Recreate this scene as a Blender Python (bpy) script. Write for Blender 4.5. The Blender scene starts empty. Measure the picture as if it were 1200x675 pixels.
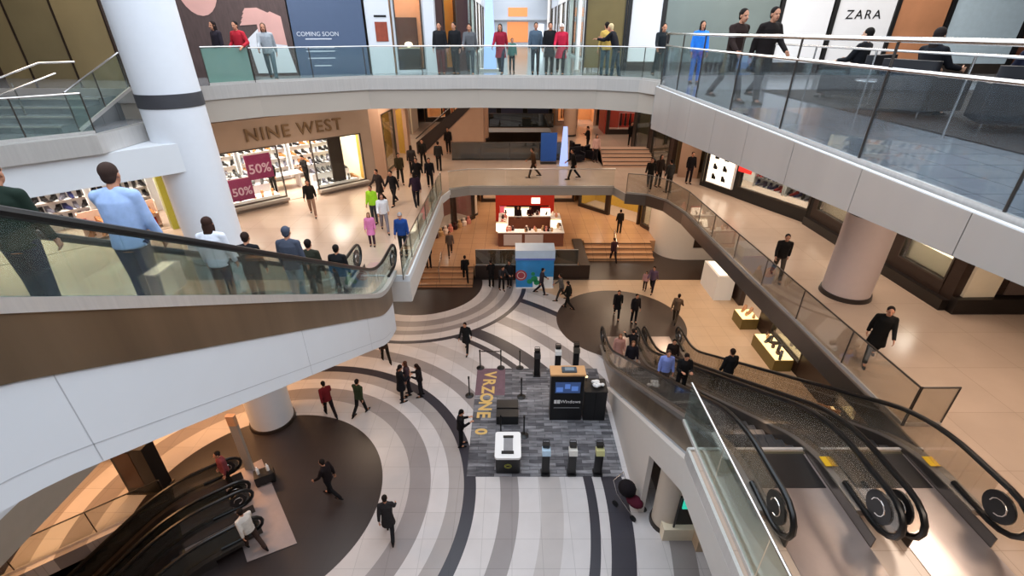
import bpy, bmesh, math, random
from mathutils import Vector, Matrix
from mathutils.geometry import tessellate_polygon
random.seed(7)
PI = math.pi
SC = bpy.context.scene
COL = SC.collection
R = math.radians

# ------------------------------------------------------------------ camera numbers
FPX, TH, CZ = 558.0, R(28.5), 1.5
cs, sn = math.cos(TH), math.sin(TH)


def at(px, py, z):
    """point of the place at height z that the photograph shows at this spot"""
    u = (px - 600) / FPX
    v = (py - 337.5) / FPX
    Y = cs - v * sn
    Z = -sn - v * cs
    t = (z - CZ) / Z
    return Vector((u * t, Y * t, z))


# ------------------------------------------------------------------ materials
_M = {}


def lin(c):
    return tuple((x / 12.92 if x <= 0.04045 else ((x + 0.055) / 1.055) ** 2.4) for x in c)


def hexc(h):
    h = h.lstrip('#')
    return lin(tuple(int(h[i:i + 2], 16) / 255 for i in (0, 2, 4)))


def mat(name, hx, rough=0.6, metal=0.0, var=0.12, scale=6.0, bump=0.0, spec=0.5, stretch=None):
    key = name
    if key in _M:
        return _M[key]
    m = bpy.data.materials.new(name)
    m.use_nodes = True
    nt = m.node_tree
    b = nt.nodes['Principled BSDF']
    b.inputs['Roughness'].default_value = rough
    b.inputs['Metallic'].default_value = metal
    b.inputs['Specular IOR Level'].default_value = spec
    c = hexc(hx)
    tc = nt.nodes.new('ShaderNodeTexCoord')
    mp = nt.nodes.new('ShaderNodeMapping')
    if stretch:
        mp.inputs['Scale'].default_value = stretch
    nz = nt.nodes.new('ShaderNodeTexNoise')
    nz.inputs['Scale'].default_value = scale
    nz.inputs['Detail'].default_value = 4
    mx = nt.nodes.new('ShaderNodeMix')
    mx.data_type = 'RGBA'
    mx.inputs['A'].default_value = (*[min(1, x * (1 - var)) for x in c], 1)
    mx.inputs['B'].default_value = (*[min(1, x * (1 + var)) for x in c], 1)
    L = nt.links.new
    L(tc.outputs['Object'], mp.inputs[0])
    L(mp.outputs[0], nz.inputs['Vector'])
    L(nz.outputs['Fac'], mx.inputs['Factor'])
    L(mx.outputs['Result'], b.inputs['Base Color'])
    if bump:
        bp = nt.nodes.new('ShaderNodeBump')
        bp.inputs['Strength'].default_value = bump
        bp.inputs['Distance'].default_value = 0.01
        L(nz.outputs['Fac'], bp.inputs['Height'])
        L(bp.outputs[0], b.inputs['Normal'])
    _M[key] = m
    return m


def emis(name, hx, strength):
    if name in _M:
        return _M[name]
    m = bpy.data.materials.new(name)
    m.use_nodes = True
    b = m.node_tree.nodes['Principled BSDF']
    c = hexc(hx)
    b.inputs['Base Color'].default_value = (*c, 1)
    b.inputs['Emission Color'].default_value = (*c, 1)
    b.inputs['Emission Strength'].default_value = strength
    _M[name] = m
    return m


def glass(name, tint, fac=0.16, rough=0.02, body=0.06):
    if name in _M:
        return _M[name]
    m = bpy.data.materials.new(name)
    m.use_nodes = True
    nt = m.node_tree
    nt.nodes.clear()
    out = nt.nodes.new('ShaderNodeOutputMaterial')
    tr = nt.nodes.new('ShaderNodeBsdfTransparent')
    tr.inputs[0].default_value = (*hexc(tint), 1)
    gl = nt.nodes.new('ShaderNodeBsdfGlossy')
    gl.inputs['Roughness'].default_value = rough
    df = nt.nodes.new('ShaderNodeBsdfDiffuse')
    df.inputs[0].default_value = (*hexc(tint), 1)
    fr = nt.nodes.new('ShaderNodeFresnel')
    fr.inputs[0].default_value = 1.25
    ad = nt.nodes.new('ShaderNodeMath')
    ad.operation = 'MULTIPLY_ADD'
    ad.inputs[1].default_value = 0.5
    ad.inputs[2].default_value = fac * 0.4
    m1 = nt.nodes.new('ShaderNodeMixShader')
    m1.inputs[0].default_value = body
    m2 = nt.nodes.new('ShaderNodeMixShader')
    L = nt.links.new
    L(fr.outputs[0], ad.inputs[0])
    L(ad.outputs[0], m2.inputs[0])
    L(tr.outputs[0], m1.inputs[1])
    L(df.outputs[0], m1.inputs[2])
    L(m1.outputs[0], m2.inputs[1])
    L(gl.outputs[0], m2.inputs[2])
    L(m2.outputs[0], out.inputs[0])
    _M[name] = m
    return m


WHITE = mat('white_drywall', 'd9dbde', 0.7, var=0.03, scale=2)
WHITE2 = mat('white_panel', 'd3d6db', 0.35, var=0.03, scale=1.5)
BEIGE = mat('beige_drywall', 'b3a99c', 0.7, var=0.05, scale=1)
STEEL = mat('brushed_steel', 'cbc6c1', 0.3, 0.4, var=0.12, scale=3, stretch=(8, 8, 0.3))
STEELD = mat('bronze_steel', '85735f', 0.3, 0.7, var=0.5, scale=1.6, stretch=(1, 1, 0.02))  # strong upright streaks in the base colour imitate reflections
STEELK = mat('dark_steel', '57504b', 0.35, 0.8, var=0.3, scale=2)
CHROME = mat('chrome_tube', 'd6d3d0', 0.2, 1.0, var=0.04)
BLACK = mat('black_rubber', '0c0c0d', 0.35, var=0.2)
BLACKP = mat('black_paint', '101012', 0.4, var=0.2)
DARK = mat('dark_soffit', '151210', 0.8, var=0.2)
BROWN = mat('dark_brown_wood', '2c1d16', 0.45, var=0.35, scale=3, stretch=(1, 1, 8))
TANW = mat('tan_wall', 'a59282', 0.7, var=0.06, scale=2)
PINKW = mat('pink_plaster', 'b9977f', 0.7, var=0.06, scale=2)
COLM = mat('column_plaster', 'c9c0bd', 0.55, var=0.03, scale=2)
COLG = mat('column_grey', '9a9086', 0.6, var=0.05, scale=2)
GOLD = mat('gold_paint', 'd6b26a', 0.5, var=0.1)
RED = mat('red_paint', 'c22a22', 0.5, var=0.1)
MAGENTA = mat('magenta_print', '93215a', 0.6, var=0.08)
CREAM = mat('cream_laminate', 'e8dcc2', 0.5, var=0.04)
WHITEG = mat('white_gloss', 'eeeeee', 0.25, var=0.02)
GREYT = mat('grey_step', '4b494a', 0.55, 0.4, var=0.2, scale=10)
GLASS = glass('clear_glass', 'f8fbfa', 0.02, body=0.004)
GLASSG = glass('green_glass', 'eaf3f0', 0.04, body=0.025)
GLASSD = glass('smoked_glass', '8d928e', 0.25, body=0.08)
GLASSB = glass('blue_glass', 'e2e9ee', 0.04, body=0.02)
SCREEN = emis('screen_blue', '30446e', 0.7)
LIT = emis('lit_white', 'fff3dd', 1.6)
LITW = emis('lit_warm', 'ffd9a0', 2.0)
LITC = emis('lit_cool', 'eef4ff', 1.6)
LITB = emis('lit_blue', '9fb8f2', 0.75)
TEAL = emis('teal_screen', '2fc6a8', 0.9)


def fabric(hx):
    return mat('cloth_' + hx, hx, 0.85, var=0.22, scale=14, bump=0.25, spec=0.2)


def skinm(hx='b98266'):
    return mat('skin_' + hx, hx, 0.55, var=0.05, scale=10, spec=0.35)


# ------------------------------------------------------------------ mesh builder
ROOTLOC = {}


class MB:
    def __init__(s):
        s.v = []
        s.f = []
        s.mi = []
        s.cur = 0

    def _add(s, vs, fs):
        n = len(s.v)
        s.v += [tuple(v) for v in vs]
        for f in fs:
            s.f.append(tuple(n + i for i in f))
            s.mi.append(s.cur)
        return s

    def box(s, x0, y0, z0, x1, y1, z1):
        vs = [(x0, y0, z0), (x1, y0, z0), (x1, y1, z0), (x0, y1, z0), (x0, y0, z1), (x1, y0, z1), (x1, y1, z1), (x0, y1, z1)]
        return s._add(vs, [(0, 3, 2, 1), (4, 5, 6, 7), (0, 1, 5, 4), (1, 2, 6, 5), (2, 3, 7, 6), (3, 0, 4, 7)])

    def hexa(s, vs):
        return s._add(vs, [(0, 3, 2, 1), (4, 5, 6, 7), (0, 1, 5, 4), (1, 2, 6, 5), (2, 3, 7, 6), (3, 0, 4, 7)])

    def bar(s, a, b, w, h):
        """box of width w (horizontal) and height h along a-b"""
        a, b = Vector(a), Vector(b)
        d = (b - a).normalized()
        side = Vector((d.y, -d.x, 0))
        if side.length < 1e-4:
            side = Vector((1, 0, 0))
        side.normalize()
        up = side.cross(d).normalized()
        if up.z < 0:
            up = -up
        sd, u = side * w / 2, up * h / 2
        return s.hexa([a - sd - u, a + sd - u, b + sd - u, b - sd - u, a - sd + u, a + sd + u, b + sd + u, b - sd + u])

    def wallseg(s, a, b, z0, z1, th=0.05):
        """vertical wall strip from a to b (2d) between z0,z1"""
        a, b = Vector((a[0], a[1], 0)), Vector((b[0], b[1], 0))
        d = (b - a).normalized()
        n = Vector((-d.y, d.x, 0)) * th / 2
        Z0, Z1 = Vector((0, 0, z0)), Vector((0, 0, z1))
        return s.hexa([a - n + Z0, b - n + Z0, b + n + Z0, a + n + Z0, a - n + Z1, b - n + Z1, b + n + Z1, a + n + Z1])

    def prism(s, poly, z0, z1, holes=()):
        loops = [list(poly)] + [list(h) for h in holes]
        flat = [p for l in loops for p in l]
        tris = tessellate_polygon([[Vector((p[0], p[1], 0)) for p in l] for l in loops])
        n = len(flat)
        vs = [(p[0], p[1], z0) for p in flat] + [(p[0], p[1], z1) for p in flat]
        fs = []
        for t in tris:
            a, b, c = [Vector((flat[i][0], flat[i][1], 0)) for i in t]
            if (b - a).cross(c - a).z < 0:
                t = (t[0], t[2], t[1])
            fs.append((t[0] + n, t[1] + n, t[2] + n))
            fs.append((t[2], t[1], t[0]))
        o = 0
        for l in loops:
            k = len(l)
            for i in range(k):
                j = (i + 1) % k
                fs.append((o + i, o + j, o + j + n, o + i + n))
            o += k
        return s._add(vs, fs)

    def cyl(s, p0, p1, r0, r1=None, n=16, caps=True):
        r1 = r0 if r1 is None else r1
        p0, p1 = Vector(p0), Vector(p1)
        d = (p1 - p0).normalized()
        a = Vector((1, 0, 0)) if abs(d.x) < 0.9 else Vector((0, 1, 0))
        u = d.cross(a).normalized()
        w = d.cross(u)
        vs = []
        for p, r in ((p0, r0), (p1, r1)):
            for i in range(n):
                an = 2 * PI * i / n
                vs.append(p + (u * math.cos(an) + w * math.sin(an)) * r)
        fs = [(i, (i + 1) % n, n + (i + 1) % n, n + i) for i in range(n)]
        if caps:
            fs += [tuple(range(n - 1, -1, -1)), tuple(range(n, 2 * n))]
        return s._add(vs, fs)

    def tube(s, pts, r, n=8, closed=False):
        pts = [Vector(p) for p in pts]
        vs, k = [], len(pts)
        pu = None
        for i, p in enumerate(pts):
            a = pts[(i - 1) % k] if (closed or i > 0) else p
            b = pts[(i + 1) % k] if (closed or i < k - 1) else p
            d = (b - a).normalized()
            if pu is None:
                q = Vector((1, 0, 0)) if abs(d.x) < 0.9 else Vector((0, 1, 0))
                u = d.cross(q).normalized()
            else:
                u = (pu - d * pu.dot(d)).normalized()
            pu = u
            w = d.cross(u)
            for j in range(n):
                an = 2 * PI * j / n
                vs.append(p + (u * math.cos(an) + w * math.sin(an)) * r)
        fs = []
        for i in range(k if closed else k - 1):
            o, q = i * n, ((i + 1) % k) * n
            fs += [(o + j, o + (j + 1) % n, q + (j + 1) % n, q + j) for j in range(n)]
        if not closed:
            fs += [tuple(range(n - 1, -1, -1)), tuple((k - 1) * n + j for j in range(n))]
        return s._add(vs, fs)

    def ell(s, c, r, n=14, m=9, mtx=None):
        c = Vector(c)
        vs = []
        for i in range(1, m):
            ph = PI * i / m
            for j in range(n):
                an = 2 * PI * j / n
                v = Vector((r[0] * math.sin(ph) * math.cos(an), r[1] * math.sin(ph) * math.sin(an), r[2] * math.cos(ph)))
                vs.append(c + (mtx @ v if mtx else v))
        t = Vector((0, 0, r[2]))
        t = mtx @ t if mtx else t
        vs += [c + t, c - t]
        fs = []
        for i in range(m - 2):
            fs += [(i * n + j, (i + 1) * n + j, (i + 1) * n + (j + 1) % n, i * n + (j + 1) % n) for j in range(n)]
        T, B = (m - 1) * n, (m - 1) * n + 1
        fs += [(T, j, (j + 1) % n) for j in range(n)]
        fs += [(B, (m - 2) * n + (j + 1) % n, (m - 2) * n + j) for j in range(n)]
        return s._add(vs, fs)

    def cap(s, a, b, ra, rb, n=12):
        s.cyl(a, b, ra, rb, n)
        s.ell(a, (ra,) * 3, n, 7)
        s.ell(b, (rb,) * 3, n, 7)
        return s

    def loft(s, rings, n=18):
        """rings: (centre, rx, ry) horizontal ellipses, capped"""
        vs = []
        for c, rx, ry in rings:
            for j in range(n):
                an = 2 * PI * j / n
                vs.append((c[0] + rx * math.cos(an), c[1] + ry * math.sin(an), c[2]))
        k = len(rings)
        fs = []
        for i in range(k - 1):
            fs += [(i * n + j, i * n + (j + 1) % n, (i + 1) * n + (j + 1) % n, (i + 1) * n + j) for j in range(n)]
        fs += [tuple(range(n - 1, -1, -1)), tuple((k - 1) * n + j for j in range(n))]
        return s._add(vs, fs)

    def lathe(s, prof, c=(0, 0, 0), n=24):
        return s.loft([((c[0], c[1], c[2] + z), max(r, 1e-4), max(r, 1e-4)) for r, z in prof], n)

    def rbox(s, x0, y0, z0, x1, y1, z1, r=0.05, n=5):
        """box with rounded vertical edges"""
        p = []
        for cx, cy, a0 in ((x1 - r, y1 - r, 0), (x0 + r, y1 - r, 90), (x0 + r, y0 + r, 180), (x1 - r, y0 + r, 270)):
            for i in range(n + 1):
                a = R(a0 + 90 * i / n)
                p.append((cx + r * math.cos(a), cy + r * math.sin(a)))
        return s.prism(p, z0, z1)

    def sideprism(s, poly, x0, x1):
        """poly in (y,z), extruded along x"""
        m = MB().prism(poly, x0, x1)
        return s._add([(v[2], v[0], v[1]) for v in m.v], m.f)

    def frontprism(s, poly, y0, y1):
        """poly in (x,z), extruded along y"""
        m = MB().prism(poly, y0, y1)
        return s._add([(v[0], v[2], v[1]) for v in m.v], [tuple(reversed(f)) for f in m.f])

    def mesh(s, name, m, smooth=False):
        me = bpy.data.meshes.new(name)
        me.from_pydata(s.v, [], s.f)
        ms = m if isinstance(m, (list, tuple)) else [m]
        for x in ms:
            me.materials.append(x)
        if len(ms) > 1:
            me.polygons.foreach_set('material_index', s.mi)
        if smooth:
            me.polygons.foreach_set('use_smooth', [True] * len(me.polygons))
            try:
                me.set_sharp_from_angle(angle=R(40))
            except Exception:
                pass
        me.update()
        return me

    def build(s, name, m, parent=None, loc=(0, 0, 0), smooth=False, world=False, bevel=0, rotz=0):
        if world and parent is not None:
            off = wloc(parent)
            s.v = [(v[0] - off.x, v[1] - off.y, v[2] - off.z) for v in s.v]
        if world and parent is None and s.v:
            # put the origin at the base of the thing
            xs = [v[0] for v in s.v]
            ys = [v[1] for v in s.v]
            zs = [v[2] for v in s.v]
            off = Vector(((min(xs) + max(xs)) / 2, (min(ys) + max(ys)) / 2, min(zs)))
            s.v = [(v[0] - off.x, v[1] - off.y, v[2] - off.z) for v in s.v]
            loc = off
        o = bpy.data.objects.new(name, s.mesh(name, m, smooth))
        COL.objects.link(o)
        o.location = loc
        o.rotation_euler.z = rotz
        if parent is not None:
            o.parent = parent
        if bevel:
            b = o.modifiers.new('bevel', 'BEVEL')
            b.width = bevel
            b.segments = 2
            b.limit_method = 'ANGLE'
        return o


def wloc(o):
    v = Vector((0, 0, 0))
    while o is not None:
        v += Vector(o.location)
        o = o.parent
    return v


def tag(o, label=None, cat=None, group=None, kind=None):
    if label:
        o['label'] = label
    if cat:
        o['category'] = cat
    if group:
        o['group'] = group
    if kind:
        o['kind'] = kind
    return o


def thing(name, label, cat, loc=(0, 0, 0), rz=0.0, group=None, scale=1.0):
    o = bpy.data.objects.new(name, None)
    COL.objects.link(o)
    o.empty_display_size = 0.2
    o.location = loc
    o.rotation_euler.z = rz
    o.scale = (scale,) * 3
    return tag(o, label, cat, group)


def struct(name, mb, m, **k):
    o = mb.build(name, m, **k)
    o['kind'] = 'structure'
    return o


def dup(root, loc, rz=None, label=None, group=None, scale=None):
    r = root.copy()
    COL.objects.link(r)
    r.location = loc
    if rz is not None:
        r.rotation_euler.z = rz
    if scale is not None:
        r.scale = (scale,) * 3
    if label:
        r['label'] = label
    if group:
        r['group'] = group
    for ch in list(root.children):
        c = ch.copy()
        COL.objects.link(c)
        c.parent = r
        for g in list(ch.children):
            d = g.copy()
            COL.objects.link(d)
            d.parent = c
    return r


def text(s, size, m, name, parent=None, loc=(0, 0, 0), rot=(PI / 2, 0, 0), extrude=0.01, align='CENTER', bold=0.0, sx=1.0, space=1.0):
    cu = bpy.data.curves.new(name, 'FONT')
    cu.body = s
    cu.size = size
    cu.extrude = extrude
    cu.offset = bold
    cu.align_x = align
    cu.align_y = 'CENTER'
    cu.space_character = space
    cu.resolution_u = 3
    tmp = bpy.data.objects.new(name + '_tmp', cu)
    COL.objects.link(tmp)
    dg = bpy.context.evaluated_depsgraph_get()
    me = bpy.data.meshes.new_from_object(tmp.evaluated_get(dg))
    bpy.data.objects.remove(tmp)
    me.name = name
    me.materials.clear()
    me.materials.append(m)
    o = bpy.data.objects.new(name, me)
    COL.objects.link(o)
    o.location = loc
    o.rotation_euler = rot
    o.scale = (sx, 1, 1)
    if parent:
        o.parent = parent
    return o


def poly_path(pts, r=0.0):
    return [Vector(p) for p in pts]


# ------------------------------------------------------------------ floor materials
def floor_L1():
    m = bpy.data.materials.new('banded_terrazzo_floor')
    m.use_nodes = True
    nt = m.node_tree
    N, L = nt.nodes.new, nt.links.new
    b = nt.nodes['Principled BSDF']
    b.inputs['Roughness'].default_value = 0.32
    geo = N('ShaderNodeNewGeometry')

    def dist(cx, cy):
        mp = N('ShaderNodeMapping')
        mp.inputs['Location'].default_value = (-cx, -cy, 0)
        mp.inputs['Scale'].default_value = (1, 1, 0)
        ln = N('ShaderNodeVectorMath')
        ln.operation = 'LENGTH'
        L(geo.outputs['Position'], mp.inputs[0])
        L(mp.outputs[0], ln.inputs[0])
        return ln.outputs['Value']

    def ramp(d, mx, stops):
        dv = N('ShaderNodeMath')
        dv.operation = 'DIVIDE'
        dv.inputs[1].default_value = mx
        L(d, dv.inputs[0])
        r = N('ShaderNodeValToRGB')
        r.color_ramp.interpolation = 'CONSTANT'
        e = r.color_ramp.elements
        while len(e) > 1:
            e.remove(e[-1])
        e[0].position = 0
        e[0].color = (*hexc(stops[0][1]), 1)
        for p, c in stops[1:]:
            x = e.new(p / mx)
            x.color = (*hexc(c), 1)
        L(dv.outputs[0], r.inputs[0])
        return r.outputs[0]

    def mixc(f, a, bb):
        x = N('ShaderNodeMix')
        x.data_type = 'RGBA'
        L(f, x.inputs['Factor'])
        L(a, x.inputs['A'])
        L(bb, x.inputs['B'])
        return x.outputs['Result']

    def less(d, v):
        x = N('ShaderNodeMath')
        x.operation = 'LESS_THAN'
        x.inputs[1].default_value = v
        L(d, x.inputs[0])
        return x.outputs[0]
    LT, LT2, GR, MD, DK, TN = 'cfcac9', 'bcb5b2', '928b8a', 'a69f9c', '37353d', 'bfa58a'
    d1 = dist(-8.2, 10.4)
    r1 = ramp(d1, 26, [(0, '2b2322'), (3.85, LT2), (4.75, GR), (5.45, LT), (6.05, MD), (6.6, DK), (7.0, LT), (7.75, GR), (8.35, LT), (9.1, LT2), (9.8, LT), (10.6, DK), (10.95, LT), (11.25, DK), (11.95, LT), (12.9, GR), (13.7, LT), (14.5, MD), (15.4, DK), (15.8, LT), (16.6, LT2), (17.2, TN)])
    d2 = dist(-5.3, 25.3)
    r2 = ramp(d2, 12, [(0, '3a2e2a'), (3.5, LT), (4.1, GR), (4.6, LT2), (5.0, GR), (5.35, LT), (5.9, DK), (6.15, LT)])
    c = mixc(less(d2, 6.15), r1, r2)
    d3 = dist(5.7, 21.2)
    r3 = ramp(d3, 12, [(0, '40342e')])
    c = mixc(less(d3, 3.35), c, r3)
    # dark stone beyond y = 25.9
    sp = N('ShaderNodeSeparateXYZ')
    L(geo.outputs['Position'], sp.inputs[0])
    g = N('ShaderNodeMath')
    g.operation = 'GREATER_THAN'
    g.inputs[1].default_value = 25.9
    L(sp.outputs['Y'], g.inputs[0])
    rd = ramp(d3, 12, [(0, '33261f')])
    c = mixc(g.outputs[0], c, rd)
    # tile joints and wear
    br = N('ShaderNodeTexBrick')
    br.inputs['Scale'].default_value = 1.0
    br.inputs['Brick Width'].default_value = 0.9
    br.inputs['Row Height'].default_value = 0.9
    br.inputs['Mortar Size'].default_value = 0.008
    br.offset = 0.0
    br.inputs['Color1'].default_value = (1, 1, 1, 1)
    br.inputs['Color2'].default_value = (0.93, 0.93, 0.93, 1)
    br.inputs['Mortar'].default_value = (0.72, 0.72, 0.72, 1)
    L(geo.outputs['Position'], br.inputs['Vector'])
    nz = N('ShaderNodeTexNoise')
    nz.inputs['Scale'].default_value = 1.3
    nz.inputs['Detail'].default_value = 6
    L(geo.outputs['Position'], nz.inputs['Vector'])
    mr = N('ShaderNodeMapRange')
    mr.inputs['To Min'].default_value = 0.86
    mr.inputs['To Max'].default_value = 1.1
    L(nz.outputs['Fac'], mr.inputs[0])
    mu = N('ShaderNodeMix')
    mu.data_type = 'RGBA'
    mu.blend_type = 'MULTIPLY'
    mu.inputs['Factor'].default_value = 1
    L(c, mu.inputs['A'])
    L(br.outputs['Color'], mu.inputs['B'])
    mu2 = N('ShaderNodeVectorMath')
    mu2.operation = 'SCALE'
    L(mu.outputs['Result'], mu2.inputs[0])
    L(mr.outputs[0], mu2.inputs['Scale'])
    L(mu2.outputs[0], b.inputs['Base Color'])
    return m


def tile_floor(name, hx, tile, mort='6b5a4c', rough=0.22, var=0.08, ms=0.008):
    m = bpy.data.materials.new(name)
    m.use_nodes = True
    nt = m.node_tree
    N, L = nt.nodes.new, nt.links.new
    b = nt.nodes['Principled BSDF']
    b.inputs['Roughness'].default_value = rough
    geo = N('ShaderNodeNewGeometry')
    br = N('ShaderNodeTexBrick')
    br.inputs['Scale'].default_value = 1.0
    br.inputs['Brick Width'].default_value = tile
    br.inputs['Row Height'].default_value = tile
    br.inputs['Mortar Size'].default_value = ms
    br.offset = 0.0
    c = hexc(hx)
    br.inputs['Color1'].default_value = (*c, 1)
    br.inputs['Color2'].default_value = (*[x * (1 - var) for x in c], 1)
    br.inputs['Mortar'].default_value = (*hexc(mort), 1)
    L(geo.outputs['Position'], br.inputs['Vector'])
    nz = N('ShaderNodeTexNoise')
    nz.inputs['Scale'].default_value = 0.9
    nz.inputs['Detail'].default_value = 6
    L(geo.outputs['Position'], nz.inputs['Vector'])
    mr = N('ShaderNodeMapRange')
    mr.inputs['To Min'].default_value = 0.85
    mr.inputs['To Max'].default_value = 1.12
    L(nz.outputs['Fac'], mr.inputs[0])
    mu2 = N('ShaderNodeVectorMath')
    mu2.operation = 'SCALE'
    L(br.outputs['Color'], mu2.inputs[0])
    L(mr.outputs[0], mu2.inputs['Scale'])
    L(mu2.outputs[0], b.inputs['Base Color'])
    return m


F1 = floor_L1()
F2 = tile_floor('tan_stone_tiles', 'b9a391', 1.6, '9a8676', ms=0.006)
F3 = tile_floor('grey_stone_tiles', '8b8e92', 0.6, '5f6265', rough=0.12)
F1P = tile_floor('platform_stone', 'b98f6b', 0.9)
CARPETK = tile_floor('charcoal_carpet_tiles', '26211f', 0.8, '1c1918', rough=0.9)

# ------------------------------------------------------------------ the setting
Z1, Z2, Z3 = -12.0, -6.0, 0.0
EDGE3 = [(4.25, -0.5), (4.25, 15.0), (4.75, 16.4), (4.3, 17.3), (2.97, 18.0), (-1.2, 18.35), (-5.05, 18.04), (-8.07, 16.3), (-9.35, 15.0), (-10.4, 14.6), (-24, 14.6), (-24, -0.5)]
EDGE2 = [(-9.2, -2.5), (3.6, -2.5), (3.6, 6.9), (8.3, 6.9), (8.0, 18), (7.95, 21), (7.6, 22.8), (6.9, 23.7), (5.9, 24.0), (5.5, 25.1), (-2.3, 25.1), (-3.3, 24.6), (-3.6, 23.5), (-3.6, 14.7), (-5.9, 14.7), (-9.2, 11.8)]
HOLEB = [(-3.6, 31.5), (3.3, 31.5), (3.3, 43), (-3.6, 43)]
# lower-left escalator well
eA = Vector((-9.55, 11.35, 0))
ed = Vector((-0.78, -0.62, 0)).normalized()          # downhill
ew = Vector((0.62, -0.78, 0)).normalized()           # across
WELL = [eA + ed * 1.9, eA + ed * 1.9 + ew * 3.3, eA + ed * 13 + ew * 3.3, eA + ed * 13]
WELL = [(p.x, p.y) for p in WELL]

struct('floor', MB().prism([(-34, -8), (34, -8), (34, 62), (-34, 62)], Z1 - 0.5, Z1, [WELL]), F1)
struct('floor_basement', MB().box(-34, -8, -18.4, 34, 62, -18), mat('basement_floor', '4a3f38', 0.5))
ft = MB().prism([(-34, -8), (34, -8), (34, 62), (-34, 62)], Z2 - 0.03, Z2, [EDGE2, HOLEB])
struct('floor_second_level', ft, F2)
struct('ceiling_ground_level', MB().prism([(-34, -8), (34, -8), (34, 62), (-34, 62)], Z2 - 0.38, Z2 - 0.032, [EDGE2, HOLEB]), WHITE)
struct('floor_top_level', MB().prism([(-34, -8), (34, -8), (34, 62), (-34, 62)], -0.03, 0, [EDGE3]), F3)
EDGE3B = [(6.3, -0.5), (6.3, 12.0), (5.2, 15.6), (4.9, 16.4)] + EDGE3[3:]
struct('ceiling_second_level', MB().prism([(-34, -8), (34, -8), (34, 62), (-34, 62)], -1.0, -0.032, [EDGE3B]), mat('beige_fascia', 'aa9f93', 0.6, var=0.04, scale=1))


def edge_strip(n, pts, z0, z1, m, th=0.06, off=0.03, closed=False):
    """clad an edge (opening to the left of the walk for ccw holes is handled by off sign)"""
    mb = MB()
    pts = [Vector((p[0], p[1])) for p in pts]
    k = len(pts)
    seg = k if closed else k - 1
    for i in range(seg):
        a, b = pts[i], pts[(i + 1) % k]
        d = (b - a).normalized()
        nn = Vector((-d.y, d.x)) * off
        e = d * 0.03
        mb.wallseg(a + nn - e, b + nn + e, z0, z1, th)
    return struct('trim_%d' % n, mb, m)


# EDGE lists run so that the void lies to the left (+n)
edge_strip(1, EDGE3[2:11], -0.36, 0.03, STEEL)
GSF = mat('grey_steel_fascia', 'bdb6b0', 0.32, 0.45, var=0.16, scale=0.9, stretch=(1, 1, 0.05))


def fz(y):
    return -(0.12 + 0.068 * max(y, 1.0))


ta, tb_ = MB(), MB()
for i in range(10):
    ya, yb = -0.5 + i * 1.55, -0.5 + (i + 1) * 1.55 - 0.012
    za, zb = fz(ya), fz(yb)
    ta.hexa([(4.2, ya, za), (4.26, ya, za), (4.26, yb, zb), (4.2, yb, zb), (4.2, ya, 0.03), (4.26, ya, 0.03), (4.26, yb, 0.03), (4.2, yb, 0.03)])
    tb_.hexa([(4.24, ya, za), (6.5, ya, za), (6.5, yb + 0.012, zb), (4.24, yb + 0.012, zb), (4.24, ya, za + 0.03), (6.5, ya, za + 0.03), (6.5, yb + 0.012, zb + 0.03), (4.24, yb + 0.012, zb + 0.03)])
struct('trim_9', ta, GSF)
struct('trim_10', tb_, BEIGE)
edge_strip(15, EDGE3[1:3], -1.0, 0.03, GSF)
struct('trim_11', MB().box(4.2, -0.5, 0.03, 4.25, 15.0, 0.045), WHITEG)
edge_strip(12, EDGE2[8:12], Z2 - 0.38, Z2 + 0.05, mat('bridge_steel', 'a59c92', 0.4, 0.1, var=0.12, scale=0.8))
edge_strip(13, EDGE2[0:3], Z2 - 1.0, Z2 - 0.26, mat('warm_white_wall', 'cdc6bf', 0.6, var=0.03))
edge_strip(14, EDGE2[12:15], Z2 - 1.0, Z2 - 0.2, mat('warm_white_wall', 'cdc6bf'))
edge_strip(16, EDGE2[14:16] + [EDGE2[0]], Z2 - 0.95, Z2 - 0.2, mat('shadow_beige_fascia', '9b8c7c', 0.7, var=0.06))  # beige edge cladding, darkened so its shade sits in the colour
edge_strip(2, EDGE2[3:9], Z2 - 0.5, Z2 + 0.04, mat('bronze_fascia', '7d7065', 0.3, 0.8, var=0.2, scale=0.8))
edge_strip(3, EDGE2[1:4], Z2 - 0.25, Z2 + 0.04, STEEL)
edge_strip(4, EDGE2[11:16] + [EDGE2[0]], Z2 - 0.2, Z2 + 0.04, WHITE)

# far and side walls of the mall
struct('wall_back', MB().box(-34, 61, -18, 34, 62, 6), TANW)
struct('wall_left', MB().box(-34.5, -8, -18, -34, 62, 6), TANW)
struct('wall_right', MB().box(34, -8, -18, 34.5, 62, 6), TANW)
struct('wall_near', MB().box(-34, -8.5, -18, 34, -8, 6), WHITE)
struct('ceiling', MB().prism([(-34, -8), (34, -8), (34, 62), (-34, 62)], 5.5, 5.8, [[(-11, -5), (8, -5), (8, 20), (-11, 20)], [(-3, 24), (3, 24), (3, 60), (-3, 60)]]), WHITE)

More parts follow.
